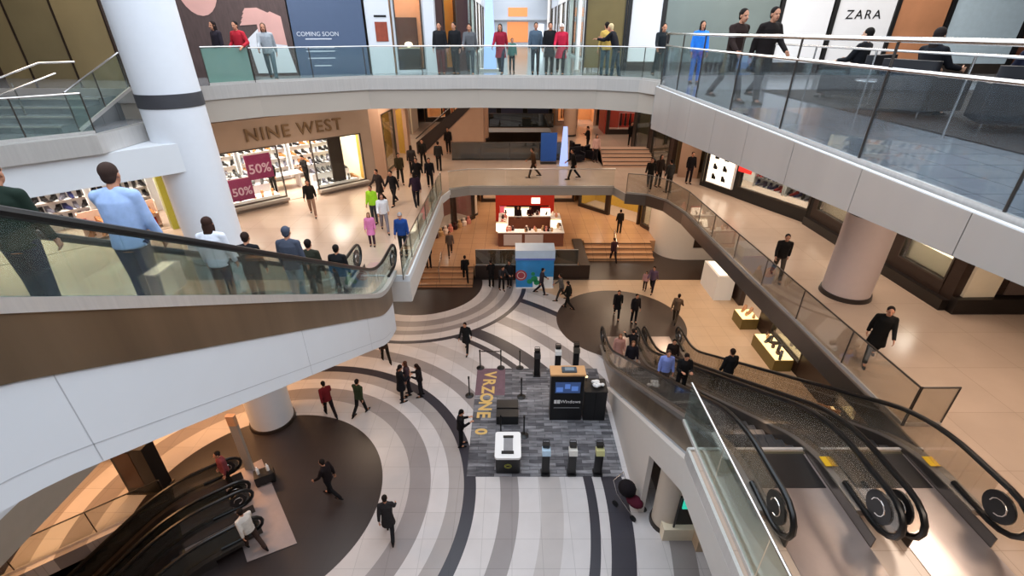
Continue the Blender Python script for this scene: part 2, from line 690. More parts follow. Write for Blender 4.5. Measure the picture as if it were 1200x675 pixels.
# ---- upper-left lower landing with steps
LZ = -0.8
LAND = [(-10.2, 12.1), (-10.2, 14.6), (-24, 14.6), (-24, 0), (-21.5, 0.5), (-11.2, 11.1)]
struct('floor_stair_landing', MB().prism(LAND, LZ - 0.12, LZ), F3)
struct('trim_5', MB().prism([(-10.15, 12.0), (-10.15, 14.4), (-10.35, 14.4), (-10.35, 12.2), (-11.35, 11.25), (-21.6, 0.7), (-21.4, 0.4), (-11.15, 10.95)], LZ - 0.42, LZ + 0.03), STEEL)
struct('trim_6', MB().prism([(-9.0, 13.4), (-9.3, 15.0), (-10.5, 15.0), (-10.5, 13.0), (-24, -0.8), (-23.4, -1.4), (-11.0, 11.3)], -2.0, LZ - 0.43), WHITE)
st = thing('steps', 'wide grey stone steps climbing from the landing in the upper left corner', 'stairs', (-15, 12.4, LZ))
for i in range(4):
    MB().box(-7, i * 0.5, 0.16 * i if i else 0.002, 3.7, 2.2, 0.16 * (i + 1)).build('step', F3, st)
    MB().box(-7, i * 0.5 - 0.015, 0.16 * (i + 1) - 0.035, 3.7, i * 0.5 + 0.05, 0.16 * (i + 1) + 0.006).build('nosing', STEEL, st)

# ------------------------------------------------------------------ guardrails
gcount = [0]


def guard(label, pts, z, h=1.07, step=1.5, gm=None, rm=None, posts=True, rail_r=0.022, group=None, toprail=None, cap=None, closed=False):
    pts = [Vector((p[0], p[1], z if len(p) < 3 else p[2])) for p in pts]
    root = thing('glass_guardrail', label, 'railing', pts[0], group=group)
    gm = gm or GLASS
    rm = rm or CHROME
    rail = MB()
    H = Vector((0, 0, h))
    rail.tube([p + H for p in pts], rail_r, 8)
    rail.build('handrail', rm, root, world=True, smooth=True)
    if toprail:
        MB().tube([p + Vector((0, 0, toprail)) for p in pts], 0.03, 8).build('top_rail', rm, root, world=True, smooth=True)
    MB_s = MB()
    for a, b in zip(pts[:-1], pts[1:]):
        MB_s.bar(a + Vector((0, 0, 0.05)), b + Vector((0, 0, 0.05)), 0.05, 0.08)
    MB_s.build('base_channel', cap or STEEL, root, world=True)
    for a, b in zip(pts[:-1], pts[1:]):
        n = max(1, round((b - a).length / step))
        for i in range(n):
            p, q = a.lerp(b, i / n), a.lerp(b, (i + 1) / n)
            d = (q - p).normalized()
            d.z = 0
            d.normalize()
            p2, q2 = p + d * 0.015, q - d * 0.015
            nn = Vector((-d.y, d.x, 0)) * 0.006
            zz = Vector((0, 0, 0.08))
            zt = Vector((0, 0, h - 0.03))
            MB().hexa([p2 - nn + zz, q2 - nn + zz, q2 + nn + zz, p2 + nn + zz, p2 - nn + zt, q2 - nn + zt, q2 + nn + zt, p2 + nn + zt]).build('glass_panel', gm, root, world=True)
            if posts:
                ph = toprail or h
                MB().cyl(p, p + Vector((0, 0, ph)), 0.016, n=8).build('post', STEELK, root, world=True)
    if posts:
        MB().cyl(pts[-1], pts[-1] + Vector((0, 0, toprail or h)), 0.016, n=8).build('post', STEELK, root, world=True)
    return root


def shift(pts, d):
    """offset an edge path to its right (onto the floor) by d"""
    out = []
    pts = [Vector((p[0], p[1])) for p in pts]
    for i, p in enumerate(pts):
        a = pts[max(i - 1, 0)]
        b = pts[min(i + 1, len(pts) - 1)]
        t = (b - a).normalized()
        out.append((p.x + t.y * d, p.y - t.x * d))
    return out


guard('glass guard with double steel rail along the right edge of the top deck', [(4.33, -0.4), (4.33, 4), (4.33, 8), (4.33, 12), (4.33, 15.0), (4.8, 16.4)], 0, 1.1, 2.0, GLASSB, toprail=1.4)
guard('clear glass guard across the front of the far top-level bridge', shift(EDGE3[2:8], 0.08), 0, 1.0, 2.2, GLASSG, posts=True, rail_r=0.02)
guard('green tinted glass guard right beside the tall white column on the top level', shift([(-8.07, 16.3), (-9.0, 15.4)], 0.1), 0, 1.05, 1.4, glass('teal_glass', 'b5d9ce', 0.15, body=0.3))
ir = thing('handrail', 'free standing steel handrail between the grey tiles and the dark seating carpet', 'railing', (6.8, 6, 0))
MB().tube([(0, -4, 1.17), (0, 8.2, 1.17)], 0.022, 8).build('rail', CHROME, ir, smooth=True)
for yy in (-3.9, -1, 1.75, 3.9, 5.9, 8.1):
    MB().cyl((0, yy, 0), (0, yy, 1.17), 0.018, n=8).build('post', CHROME, ir, smooth=True)
guard('long glass guard of the right walkway one level down', shift([(8.28, 7.6), (8.0, 18), (7.95, 21), (7.6, 22.8), (6.9, 23.7), (5.9, 24.0)], 0.1), Z2, 1.05, 2.0, glass('smoky_clear', 'efece6', 0.08, body=0.03), rm=STEELK)
guard('short glass return at the near end of the right walkway guard', [(8.42, 7.6), (9.2, 7.6)], Z2, 1.05, 0.9, glass('smoky_clear', 'd8d4cc'), rm=STEELK)
guard('glass guard along the middle-level bridge in the centre', shift([(5.5, 25.1), (-2.3, 25.1), (-3.3, 24.6)], 0.1), Z2, 1.0, 2.2, GLASS, rm=STEEL, posts=False)
guard('glass guard along the left walkway edge behind the white escalator landing', shift([(-3.6, 24.4), (-3.6, 14.4)], 0.1), Z2, 1.05, 1.6, GLASSG)
guard('dark smoked glass guard around the far opening beyond the middle bridge', [(-3.9, 31.3), (3.6, 31.3)], Z2, 1.15, 1.9, GLASSD, rm=STEELK, cap=DARK)
guard('dark smoked glass guard on the far side of the far opening', [(-3.9, 43.2), (3.6, 43.2)], Z2, 1.15, 1.9, GLASSD, rm=STEELK, cap=DARK)
guard('glass guard beside the near landing left of the two brown escalators', [(3.72, 2.6), (3.72, 7.7)], Z2, 1.08, 1.7, GLASSG, posts=False, rail_r=0.026)
guard('glass guard along the left walkway behind the tall column, under the white escalator', shift([(-9.2, 11.8), (-9.2, 3)], 0.1), Z2, 1.05, 1.6, GLASSG)
guard('glass guard around the landing in the upper left corner', [(-10.4, 12.3), (-11.3, 11.4), (-16, 6.7)], LZ, 0.95, 1.6, GLASSG)
guard('slanted glass guard going up beside the upper left steps', [(-10.95, 12.5, LZ), (-10.7, 14.4, 0.0)], LZ, 0.95, 1.3, GLASSG)
hr = thing('handrail', 'bent steel handrail rising over the upper left steps', 'railing', (-13.2, 12.2, LZ))
MB().tube([(0.4, -0.6, 0.1), (0, -0.5, 0.9), (0.1, -0.2, 0.95), (0.4, 2.0, 1.5), (0.9, 2.6, 1.5)], 0.025, 8).build('rail', CHROME, hr, smooth=True)
MB().tube([(0.4, 0.0, 0.75), (0.75, 2.0, 1.25)], 0.02, 8).build('lower_rail', CHROME, hr, smooth=True)
MB().cyl((0.4, 1.0, 0.25), (0.4, 1.0, 1.1), 0.02, n=8).build('post', CHROME, hr, smooth=True)

# ------------------------------------------------------------------ columns
def column(label, x, y, z0, z1, r, m, ring_z=(), base=True):
    t = thing('round_column', label, 'column', (x, y, z0))
    n = 40
    MB().cyl((0, 0, 0), (0, 0, z1 - z0), r, n=n).build('shaft', m, t, smooth=True)
    if base:
        MB().cyl((0, 0, 0), (0, 0, 0.14), r + 0.06, r + 0.04, n=n).build('base_ring', mat('dark_base', '2a211c', 0.4), t, smooth=True)
    for rz in ring_z:
        MB().cyl((0, 0, rz - z0 - 0.02), (0, 0, rz - z0 + 0.02), r + 0.006, n=n).build('joint_ring', mat('dark_joint', '3a2f2b', 0.5), t, smooth=True)
    return t


c1 = column('tall thick white column rising through every level on the left', -9.4, 14.0, Z1, 5.5, 0.78, mat('column_white', 'dfe2e8', 0.5, var=0.02), ring_z=(-4.9,))
MB().cyl((0, 0, 11.65), (0, 0, 12.0), 0.80, n=40).build('dark_collar', mat('charcoal_collar', '3d3d42', 0.5), c1, smooth=True)
column('stout pinkish column on the right walkway with a dark base ring', 10.75, 13.45, Z2, -1.0, 0.68, mat('column_pink', 'c4b4b0', 0.5, var=0.03), ring_z=(-3.3,))
column('plain column on the ground floor tucked beneath the brown escalators', 4.8, 9.6, Z1, -8.9, 0.45, mat('column_cream', 'cfc2b2', 0.5, var=0.03))
column('slim pink column in the far centre of the middle level', -2.4, 38.2, Z2, -1.0, 0.6, PINKW)
column('slim pinkish far column standing behind the blue pylon', 4.6, 39.5, Z2, -1.0, 0.5, PINKW)
column('cream ground-level column near the far left kiosks', -3.1, 35.5, -11.2, -7.0, 0.4, mat('column_cream'
       , 'cfc2b2'))

# ------------------------------------------------------------------ escalators
def esc_walk(y, run, H, fl):
    """height of the walking surface at distance y from the top end"""
    a, b = fl, fl + run
    k = 0.9
    if y <= a - k:
        return 0.0
    if y >= b + k:
        return -H
    g = H / run

    def soft(x):      # integral of a smooth ramp 0..1 centred on 0
        if x < -k:
            return 0
        if x > k:
            return x
        return (x + k) ** 2 / (4 * k)
    return -g * (soft(y - a) - soft(y - b))


def escalator(label, loc, rz, run, H, fl, w=1.46, upper=0.23, brown=0.41, white=1.56, dk=0.36, dark=False, deckm=None, tm=None, glassm=None, ends=(0, 0)):
    """origin at the centre of the top end; runs down along local +Y"""
    t = thing('escalator', label, 'escalator', loc, rz)
    tot = run + 2 * fl
    N = 56
    ys = [tot * i / N for i in range(N + 1)]
    wk = [(y, esc_walk(y, run, H, fl)) for y in ys]
    hw = w / 2
    dw = 0.26
    tm = tm or WHITE2

    def strip(mb, x0, x1, lo, hi, y0=-0.0, y1=None):
        pts = [p for p in wk if (y1 is None or p[0] <= y1) and p[0] >= y0]
        top = [(y, z + hi) for y, z in pts]
        bot = [(y, z + lo) for y, z in reversed(pts)]
        # build quads explicitly
        for i in range(len(pts) - 1):
            (ya, za), (yb, zb) = pts[i], pts[i + 1]
            mb.hexa([(x0, ya, za + lo), (x1, ya, za + lo), (x1, yb, zb + lo), (x0, yb, zb + lo), (x0, ya, za + hi), (x1, ya, za + hi), (x1, yb, zb + hi), (x0, yb, zb + hi)])
        return mb
    y0, y1 = fl - 0.9 + ends[0], fl + run + 0.7 + ends[1]
    strip(MB(), -hw + 0.02, hw - 0.02, -white, -brown - 0.002, y0, y1).build('truss_cladding', tm, t)
    for sx in (-1, 1):
        xo, xi = sx * hw, sx * (hw - 0.045)
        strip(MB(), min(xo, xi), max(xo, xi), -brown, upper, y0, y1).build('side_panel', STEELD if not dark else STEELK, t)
        xa, xb = sx * (hw + 0.02), sx * (hw - dw)
        mb = MB()
        strip(mb, min(xa, xb), max(xa, xb), upper + 0.002, dk, 0.3, tot - 0.3)
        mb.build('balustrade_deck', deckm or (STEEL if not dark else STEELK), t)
        strip(MB(), min(sx * (hw - dw), sx * (hw - dw - 0.02)), max(sx * (hw - dw), sx * (hw - dw - 0.02)), 0.005, dk - 0.01).build('skirt_panel', STEELK, t)
        # glass with rounded newels
        xc = sx * (hw - 0.13)
        hh = 1.0
        rr = (hh - dk) / 2
        zc = dk + rr
        yA, yB = 0.32, tot - 0.32
        path = [(yA + 0.75, dk + 0.035), (yA + 0.35, dk + 0.01)]
        for i in range(9):
            a = R(-90 - 22.5 * i)
            path.append((yA + rr * math.cos(a) * 1.3, zc + rr * math.sin(a)))
        ins = [(y, z + hh) for y, z in wk if yA < y < yB]
        path += ins
        for i in range(9):
            a = R(90 - 22.5 * i)
            path.append((yB + rr * math.cos(a) * 1.3, -H + zc + rr * math.sin(a)))
        path += [(yB - 0.35, -H + dk + 0.01), (yB - 0.75, -H + dk + 0.035)]
        pts3 = [(xc, p[0], p[1]) for p in path]
        hrm = MB()
        hrm.tube(pts3, 0.052, 8)
        hrm.build('handrail', BLACK, t, smooth=True)
        # glass panel : follows the deck below and the handrail above
        g = MB()
        low = [(y, z + dk) for y, z in wk if yA < y < yB]
        pts_t = ins
        for i in range(len(low) - 1):
            (ya, za), (yb, zb) = low[i], low[i + 1]
            (yc, zc2), (yd, zd) = pts_t[i], pts_t[i + 1]
            x0, x1 = xc - 0.006, xc + 0.006
            g.hexa([(x0, ya, za), (x1, ya, za), (x1, yb, zb), (x0, yb, zb), (x0, yc, zc2 - 0.03), (x1, yc, zc2 - 0.03), (x1, yd, zd - 0.03), (x0, yd, zd - 0.03)])
        for cy, cz, sg in ((yA + 0.02, zc, -1), (yB - 0.02, -H + zc, 1)):
            pl = [(cy, cz - rr)] + [(cy + sg * 1.25 * (rr - 0.03) * math.cos(R(-90 + 22.5 * i)), cz + (rr - 0.03) * math.sin(R(-90 + 22.5 * i))) for i in range(9)]
            g.sideprism(pl if sg > 0 else pl[::-1], xc - 0.006, xc + 0.006)
        g.build('balustrade_glass', glassm or GLASSG, t)
        for cy, cz in ((yA, zc), (yB, -H + zc)):
            p = MB().cyl((xc - 0.02, cy, cz - 0.03), (xc + 0.02, cy, cz - 0.03), rr * 0.72, n=20).build('newel_plate', BLACKP, t, smooth=True)
            ring = MB()
            for s2 in (-1, 1):
                ring.tube([(xc + s2 * 0.022, cy + rr * 0.38 * math.cos(a), cz - 0.03 + rr * 0.38 * math.sin(a)) for a in [R(i * 30) for i in range(10)]], 0.012, 6)
            r_ = ring.build('newel_mark', CHROME, p)
    # steps
    nst = int(H / 0.2)
    smesh = MB()
    d = run / nst
    smesh.box(-hw + dw + 0.03, -0.0, -0.22, hw - dw - 0.03, d, 0.0)
    for k in range(9):
        xx = -hw + dw + 0.08 + k * (w - 2 * dw - 0.16) / 8
        smesh.box(xx, 0.01, 0.0, xx + 0.02, d - 0.01, 0.012)
    sme = smesh.mesh('step', GREYT)
    for i in range(nst):
        o = bpy.data.objects.new('step', sme)
        COL.objects.link(o)
        o.location = (0, fl + i * d, -H * (i + 0.7) / nst - 0.012)
        o.parent = t
    for (ya, yb, z) in ((-0.5, fl - 0.05, 0.0), (fl + run, tot + 0.5, -H)):
        MB().box(-hw + dw + 0.03, ya, z - 0.1, hw - dw - 0.03, yb, z + 0.012).build('landing_plate', mat('landing_plate', 'b3a7a3', 0.28, 0.75, var=0.15, scale=2), t)
    for yy, z in ((fl - 0.04, 0.013), (fl + run - 0.05, -H + 0.013)):
        MB().box(-hw + dw + 0.04, yy, z, hw - dw - 0.04, yy + 0.06, z + 0.006).build('comb_edge', mat('yellow_comb', '4a4430', 0.5), t)
    return t


def esc_z(o_loc, run, H, fl, y):
    return o_loc[2] + esc_walk(y - o_loc[1], run, H, fl)


EL = dict(loc=(-4.75, 0.05, 0.0), run=10.8, H=6, fl=2.2)
escL = escalator('long white-sided escalator coming down from the upper left', EL['loc'], 0, EL['run'], 6, EL['fl'], w=1.5, dk=0.21, upper=0.06, brown=0.57, white=1.65, ends=(0, 0.25))
jm = mat('joint_grey', 'aeb0b5', 0.6)
for yj in (3.3, 7.6, 11.2):
    zz = esc_walk(yj - 0.05, 10.8, 6, 2.2)
    MB().box(0.731, yj - 0.05, zz - 1.64, 0.7325, yj - 0.04, zz - 0.58).build('panel_joint', jm, escL)
jl = MB()
yy_ = [1.4 + 0.3 * i for i in range(40)]
for ya, yb in zip(yy_[:-1], yy_[1:]):
    za, zb = esc_walk(ya, 10.8, 6, 2.2) - 1.42, esc_walk(yb, 10.8, 6, 2.2) - 1.42
    jl.hexa([(0.731, ya, za), (0.7325, ya, za), (0.7325, yb, zb), (0.731, yb, zb), (0.731, ya, za + 0.012), (0.7325, ya, za + 0.012), (0.7325, yb, zb + 0.012), (0.731, yb, zb + 0.012)])
jl.build('panel_joint', jm, escL)
ER = dict(run=10.4, H=6, fl=2.0)
R1LOC, R2LOC = (5.2, 4.85, Z2), (7.2, 4.85, Z2)
BRG = glass('warm_clear_glass', 'efebe4', 0.08, body=0.03)
escR1 = escalator('left one of the two dark escalators at the lower right', R1LOC, 0, 10.4, 6, 2.0, w=1.95, glassm=BRG, deckm=mat('mid_steel', '857e78', 0.35, 0.5, var=0.2, scale=1), brown=0.7, white=1.3, dk=0.24, upper=0.1)
escR2 = escalator('right one of the two dark escalators at the lower right', R2LOC, 0, 10.4, 6, 2.0, w=1.9, glassm=BRG, deckm=mat('mid_steel', '857e78', 0.35, 0.5, var=0.2, scale=1), brown=0.7, white=1.3, dk=0.24, upper=0.1)
for e, xx in ((escR1, 0.92), (escR2, 0.9)):
    MB().box(-xx + 0.28, 1.15, 0.014, xx - 0.28, 1.96, 0.02).build('comb_plate', mat('dark_comb_plate', '2a2829', 0.4, 0.4), e)
    MB().box(xx - 0.19, 1.45, 0.245, xx, 1.68, 0.255).build('warning_label', mat('yellow_sticker', 'e0b320'), e)
rotE = math.atan2(-ed.x, ed.y)
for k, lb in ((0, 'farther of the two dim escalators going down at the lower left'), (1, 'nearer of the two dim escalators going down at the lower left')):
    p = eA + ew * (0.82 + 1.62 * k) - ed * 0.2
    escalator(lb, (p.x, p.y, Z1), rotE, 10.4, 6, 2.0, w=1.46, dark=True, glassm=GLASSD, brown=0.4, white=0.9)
# landing mat in front of the dim escalators
pm = [eA + ed * 0.4 - ew * 0.1, eA - ed * 0.9 - ew * 0.15, eA - ed * 0.9 + ew * 3.9, eA + ed * 0.4 + ew * 3.6]
lm = MB().prism([(p.x, p.y) for p in reversed(pm)], Z1 + 0.013, Z1 + 0.024).build('landing_mat', mat('pinkgrey_metal', '8f827f', 0.5, 0.3, var=0.1), world=True)
tag(lm, 'pinkish grey metal floor plate in front of the dim lower left escalators', 'floor plate')

# solid white wall below the right escalators and the near slab edge
def walkR(y):
    return Z2 + esc_walk(y - 4.85, 10.4, 6, 2.0)


wl = MB()
ysx = [9.9 + i * 0.5 for i in range(13)]
for a, b in zip(ysx[:-1], ysx[1:]):
    za, zb = walkR(a) - 0.74, walkR(b) - 0.74
    if zb < Z1 + 0.05:
        zb = Z1 + 0.05
    if za < Z1 + 0.06:
        break
    wl.hexa([(4.02, a, Z1), (4.18, a, Z1), (4.18, b, Z1), (4.02, b, Z1), (4.02, a, za), (4.18, a, za), (4.18, b, zb), (4.02, b, zb)])
struct('wall_escalator', wl, mat('warm_white_wall', 'cdc6bf', 0.6, var=0.03))
wf = MB()
ysx = [6.3 + i * 0.3 for i in range(13)]
for a, b in zip(ysx[:-1], ysx[1:]):
    za, zb = walkR(a) - 0.74, walkR(b) - 0.74
    lo = 0.95
    wf.hexa([(4.02, a, za - lo), (4.18, a, za - lo), (4.18, b, zb - lo), (4.02, b, zb - lo), (4.02, a, za), (4.18, a, za), (4.18, b, zb), (4.02, b, zb)])
struct('wall_escalator_truss', wf, mat('warm_white_wall', 'cdc6bf'))
struct('wall_recess', MB().box(9.2, 4.5, Z1, 9.4, 9.6, -7.0), mat('recess_tan', '9a7c5c', 0.6))
MB_ = MB().box(5.4, 8.6, Z1, 8.9, 11.0, Z1 + 2.2)
struct('wall_recess_back', MB_, mat('recess_cream', 'c9b091', 0.6))

# ------------------------------------------------------------------ raised ground-level platform
struct('floor_platform', MB().prism([(-2.3, 26.3), (-2.3, 26.2), (4.1, 26.2), (4.1, 30.2), (12, 30.2), (12, 60), (-20, 60), (-20, 26.5), (-2.3, 26.5)], Z1 + 0.001, -11.2), F1P)
s1 = thing('steps', 'tan stone steps up to the far platform, beside the left dark quarter circle', 'stairs', (-4.3, 24.95, Z1))
for i in range(4):
    MB().box(-1.9, 0.4 * i, 0.0, 1.95, 1.6, 0.2 * (i + 1)).build('step', F1P, s1)
    MB().box(-1.9, 0.4 * i - 0.01, 0.2 * (i + 1) - 0.07, 1.95, 0.4 * i + 0.02, 0.2 * (i + 1) - 0.03).build('nosing', BROWN, s1)
s2 = thing('steps', 'tan stone steps up to the far platform on the right, behind the dark floor band', 'stairs', (7.0, 28.6, Z1))
for i in range(4):
    MB().box(-2.1, 0.4 * i, 0.0, 2.4, 1.6, 0.2 * (i + 1)).build('step', F1P, s2)
    MB().box(-2.1, 0.4 * i - 0.01, 0.2 * (i + 1) - 0.07, 2.4, 0.4 * i + 0.02, 0.2 * (i + 1) - 0.03).build('nosing', BROWN, s2)
struct('trim_7', MB().box(-2.25, 26.1, Z1, 4.1, 26.2, -11.15), BROWN)
struct('trim_8', MB().box(4.1, 26.1, Z1, 4.75, 30.3, -11.1), BROWN)
guard('dark glass guard on the ground-level platform behind the blue promo stand', [(-2.2, 26.3), (4.0, 26.3)], -11.2, 1.05, 1.6, GLASSD, rm=STEEL)
for xx, lb in ((-4.3, 'steel handrail dividing the left tan steps on the ground floor'), (6.9, 'steel handrail dividing the right tan steps on the ground floor')):
    y0 = 24.9 if xx < 0 else 28.5
    h = thing('handrail', lb, 'railing', (xx, y0, Z1 + 0.2))
    MB().tube([(0, 0.15, 0), (0, 0.1, 0.85), (0, 1.5, 1.45), (0, 1.55, 0.6)], 0.022, 8).build('rail', CHROME, h, smooth=True)
# ------------------------------------------------------------------ people
def remeshed(mb, vox, m, name, smooth_it=3):
    me = mb.mesh(name, m)
    o = bpy.data.objects.new(name + '_tmp', me)
    COL.objects.link(o)
    md = o.modifiers.new('r', 'REMESH')
    md.mode = 'VOXEL'
    md.voxel_size = vox
    md.use_smooth_shade = True
    if smooth_it:
        sm = o.modifiers.new('s', 'SMOOTH')
        sm.iterations = smooth_it
        sm.factor = 0.5
    dg = bpy.context.evaluated_depsgraph_get()
    out = bpy.data.meshes.new_from_object(o.evaluated_get(dg))
    bpy.data.objects.remove(o)
    out.name = name
    out.polygons.foreach_set('use_smooth', [True] * len(out.polygons))
    return out


def hand(mb, w, d, n, curl, side):
    """w wrist, d forearm direction, n palm normal, side: +1 thumb along +s"""
    d, n = d.normalized(), n.normalized()
    s = d.cross(n).normalized() * side
    k = w + d * 0.085
    for q in (-0.026, -0.009, 0.009, 0.026):
        mb.cap(w + s * q * 0.7 + d * 0.01, k + s * q, 0.013, 0.0125, 8)
    for q, ln in ((-0.034, 0.055), (-0.0115, 0.07), (0.0115, 0.076), (0.034, 0.068)):
        a = k + s * q
        d1 = (d * math.cos(curl) + n * math.sin(curl)).normalized()
        b = a + d1 * ln * 0.52 + s * q * 0.12
        d2 = (d * math.cos(2.0 * curl) + n * math.sin(2.0 * curl)).normalized()
        c = b + d2 * ln * 0.48
        mb.cap(a, b, 0.0098, 0.009, 8)
        mb.cap(b, c, 0.009, 0.0078, 8)
    a = w + d * 0.025 + s * 0.026
    b = a + (d * 0.55 + s * 0.7 + n * 0.35).normalized() * 0.042
    c = b + (d * 0.85 + s * 0.2 + n * 0.4).normalized() * 0.034
    mb.cap(a, b, 0.0125, 0.0105, 8)
    mb.cap(b, c, 0.0105, 0.009, 8)


class Pose:
    def __init__(s, legs=((0, 0), (0, 0)), arms=((0, 5, 10), (0, 5, 10)), lean=3, sit=False, head=0, curl=25):
        s.legs, s.arms, s.lean, s.sit, s.headp, s.curl = legs, arms, lean, sit, head, curl


def build_pose(name, P):
    # leg joints
    hipz = 0.91
    J = {}
    low = 9
    for i, sx in enumerate((-1, 1)):
        a, b = R(P.legs[i][0]), R(P.legs[i][1])
        h = Vector((sx * 0.088, 0, hipz))
        k = h + 0.42 * Vector((sx * 0.02, math.sin(a), -math.cos(a)))
        an = k + 0.41 * Vector((0, math.sin(a - b), -math.cos(a - b)))
        J['hip', i], J['knee', i], J['ank', i] = h, k, an
        low = min(low, an.z - 0.08)
    dz = -low
    for k in J:
        J[k] = J[k] + Vector((0, 0, dz))
    pel = Vector((0, 0, hipz + dz))
    Ln = R(P.lean)
    up = Vector((0, math.sin(Ln), math.cos(Ln)))
    fw = Vector((0, math.cos(Ln), -math.sin(Ln)))

    def T(x, y, z):    # torso coordinates above the pelvis
        return pel + Vector((x, 0, 0)) + fw * y + up * z
    for i, sx in enumerate((-1, 1)):
        fl, ab, el = [R(q) for q in P.arms[i]]
        sh = T(sx * 0.175, -0.005, 0.49)
        d = Vector((sx * math.sin(ab), math.sin(fl) * math.cos(ab), -math.cos(fl) * math.cos(ab)))
        e = sh + d * 0.285
        f2 = fl + el
        inw = -sx * (0.35 if P.arms[i][2] > 50 else 0.0)
        d2 = Vector((inw + sx * math.sin(ab) * 0.5, math.sin(f2), -math.cos(f2))).normalized()
        J['sh', i], J['el', i], J['wr', i], J['fd', i] = sh, e, e + d2 * 0.25, d2
    # ---- bare body
    b = MB()
    for i, sx in enumerate((-1, 1)):
        b.cap(J['hip', i], J['knee', i], 0.078, 0.052, 12)
        b.cap(J['knee', i], J['ank', i], 0.052, 0.034, 12)
        b.cap(J['ank', i], J['ank', i] + Vector((0, 0.13, -0.045)), 0.036, 0.028, 10)
        b.cap(J['sh', i], J['el', i], 0.05, 0.038, 10)
        b.cap(J['el', i], J['wr', i], 0.038, 0.025, 10)
        nrm = Vector((-sx, 0, 0)) if P.arms[i][2] < 50 else Vector((0, 0, -1))
        nrm = (nrm - J['fd', i] * nrm.dot(J['fd', i])).normalized()
        hand(b, J['wr', i], J['fd', i], nrm, R(P.curl), -1 if i == 0 else 1)
    tr = []
    for z, rx, ry in ((-0.09, 0.13, 0.09), (0.0, 0.155, 0.11), (0.15, 0.13, 0.095), (0.32, 0.15, 0.105), (0.45, 0.165, 0.10), (0.52, 0.12, 0.075), (0.555, 0.06, 0.055)):
        c = T(0, 0, z)
        tr.append((c, rx, ry))
    b.loft(tr)
    nk, hd = T(0, 0.0, 0.53), T(0, 0.035, 0.69)
    b.cap(nk, hd - up * 0.03, 0.054, 0.05, 12)
    hp = R(P.headp) + Ln * 0.3
    hm = Matrix.Rotation(-hp, 3, 'X')

    def H(x, y, z):
        return hd + hm @ Vector((x, y, z))
    b.ell(H(0, -0.01, 0.035), (0.074, 0.092, 0.092), 18, 12, hm)
    b.ell(H(0, 0.022, -0.03), (0.058, 0.066, 0.085), 16, 10, hm)
    b.ell(H(0, 0.045, -0.085), (0.03, 0.028, 0.022), 10, 8, hm)
    b.cap(H(0, 0.083, 0.012), H(0, 0.104, -0.026), 0.009, 0.014, 8)
    b.ell(H(0, 0.08, -0.055), (0.024, 0.012, 0.010), 10, 6, hm)
    b.ell(H(0, 0.078, 0.03), (0.05, 0.012, 0.010), 10, 6, hm)
    for sx in (-1, 1):
        b.ell(H(sx * 0.077, -0.005, -0.005), (0.010, 0.02, 0.031), 8, 6, hm)
    body = remeshed(b, 0.0075, [], name + '_body', 2)
    # ---- face colours by place on the head
    eye, lip = [], []
    inv = hm.inverted()
    mi = []
    for p in body.polygons:
        q = inv @ (Vector(p.center) - hd)
        k = 0
        if q.y > 0.06 and abs(q.x) < 0.05:
            if (abs(abs(q.x) - 0.03) / 0.015) ** 2 + ((q.z - 0.008) / 0.008) ** 2 < 1:
                k = 1
            elif abs(q.x) < 0.023 and abs(q.z + 0.056) < 0.008 and q.y > 0.075:
                k = 2
        mi.append(k)
    body['mi'] = 1
    # ---- trousers
    t = MB()
    for i in (0, 1):
        t.cap(J['hip', i], J['knee', i], 0.092, 0.068, 14)
        dn = (J['ank', i] - J['knee', i]).normalized()
        t.cyl(J['knee', i], J['ank', i] - dn * 0.0, 0.068, 0.057, 14)
        t.ell(J['knee', i], (0.068,) * 3, 12, 8)
    t.loft([(T(0, 0, -0.08), 0.135, 0.10), (T(0, 0, 0.0), 0.168, 0.122), (T(0, 0, 0.10), 0.155, 0.115)])
    trous = remeshed(t, 0.016, [], name + '_trousers', 3)

    # ---- jacket
    def top(hem, flare, vox=0.015):
        j = MB()
        rings = []
        if hem < -0.1:
            rings.append((T(0, 0.02 if not P.sit else 0, hem), 0.185 + flare, 0.15 + flare))
        for z, rx, ry in ((-0.05, 0.18, 0.137), (0.12, 0.165, 0.127), (0.32, 0.185, 0.135), (0.44, 0.195, 0.13), (0.51, 0.15, 0.10), (0.56, 0.078, 0.072)):
            rings.append((T(0, 0, z), rx, ry))
        j.loft(rings)
        for i in (0, 1):
            j.cap(T((-1, 1)[i] * 0.05, -0.01, 0.525), J['sh', i], 0.06, 0.062, 10)
            j.cap(J['sh', i], J['el', i], 0.066, 0.055, 12)
            j.ell(J['el', i], (0.055,) * 3, 10, 8)
            j.cyl(J['el', i], J['wr', i] - J['fd', i] * 0.01, 0.055, 0.043, 12)
        return remeshed(j, vox, [], name + '_top', 3)
    jacket = top(-0.05, 0)
    coat = top(-0.30, 0.03) if not P.sit else jacket
    # ---- shoes
    sh = []
    for i in (0, 1):
        k = MB()
        a = J['ank', i]
        low_z = a.z - 0.08
        ft = [((a.x, a.y - 0.065, low_z + 0.03), 0.03, 0.03), ((a.x, a.y + 0.02, low_z + 0.045), 0.041, 0.045), ((a.x, a.y + 0.11, low_z + 0.034), 0.045, 0.034), ((a.x, a.y + 0.175, low_z + 0.026), 0.036, 0.026)]
        for (c, r, z) in ft:
            k.ell(c, (r, r + 0.02, z), 10, 8)
        k.cap((a.x, a.y - 0.05, low_z + 0.03), (a.x, a.y + 0.16, low_z + 0.022), 0.032, 0.026, 10)
        k.cap((a.x, a.y - 0.01, low_z + 0.05), (a.x, a.y - 0.01, low_z + 0.1), 0.042, 0.044, 10)
        sh.append(remeshed(k, 0.014, [], name + '_shoe', 2))
    # ---- hair
    hairs = {}
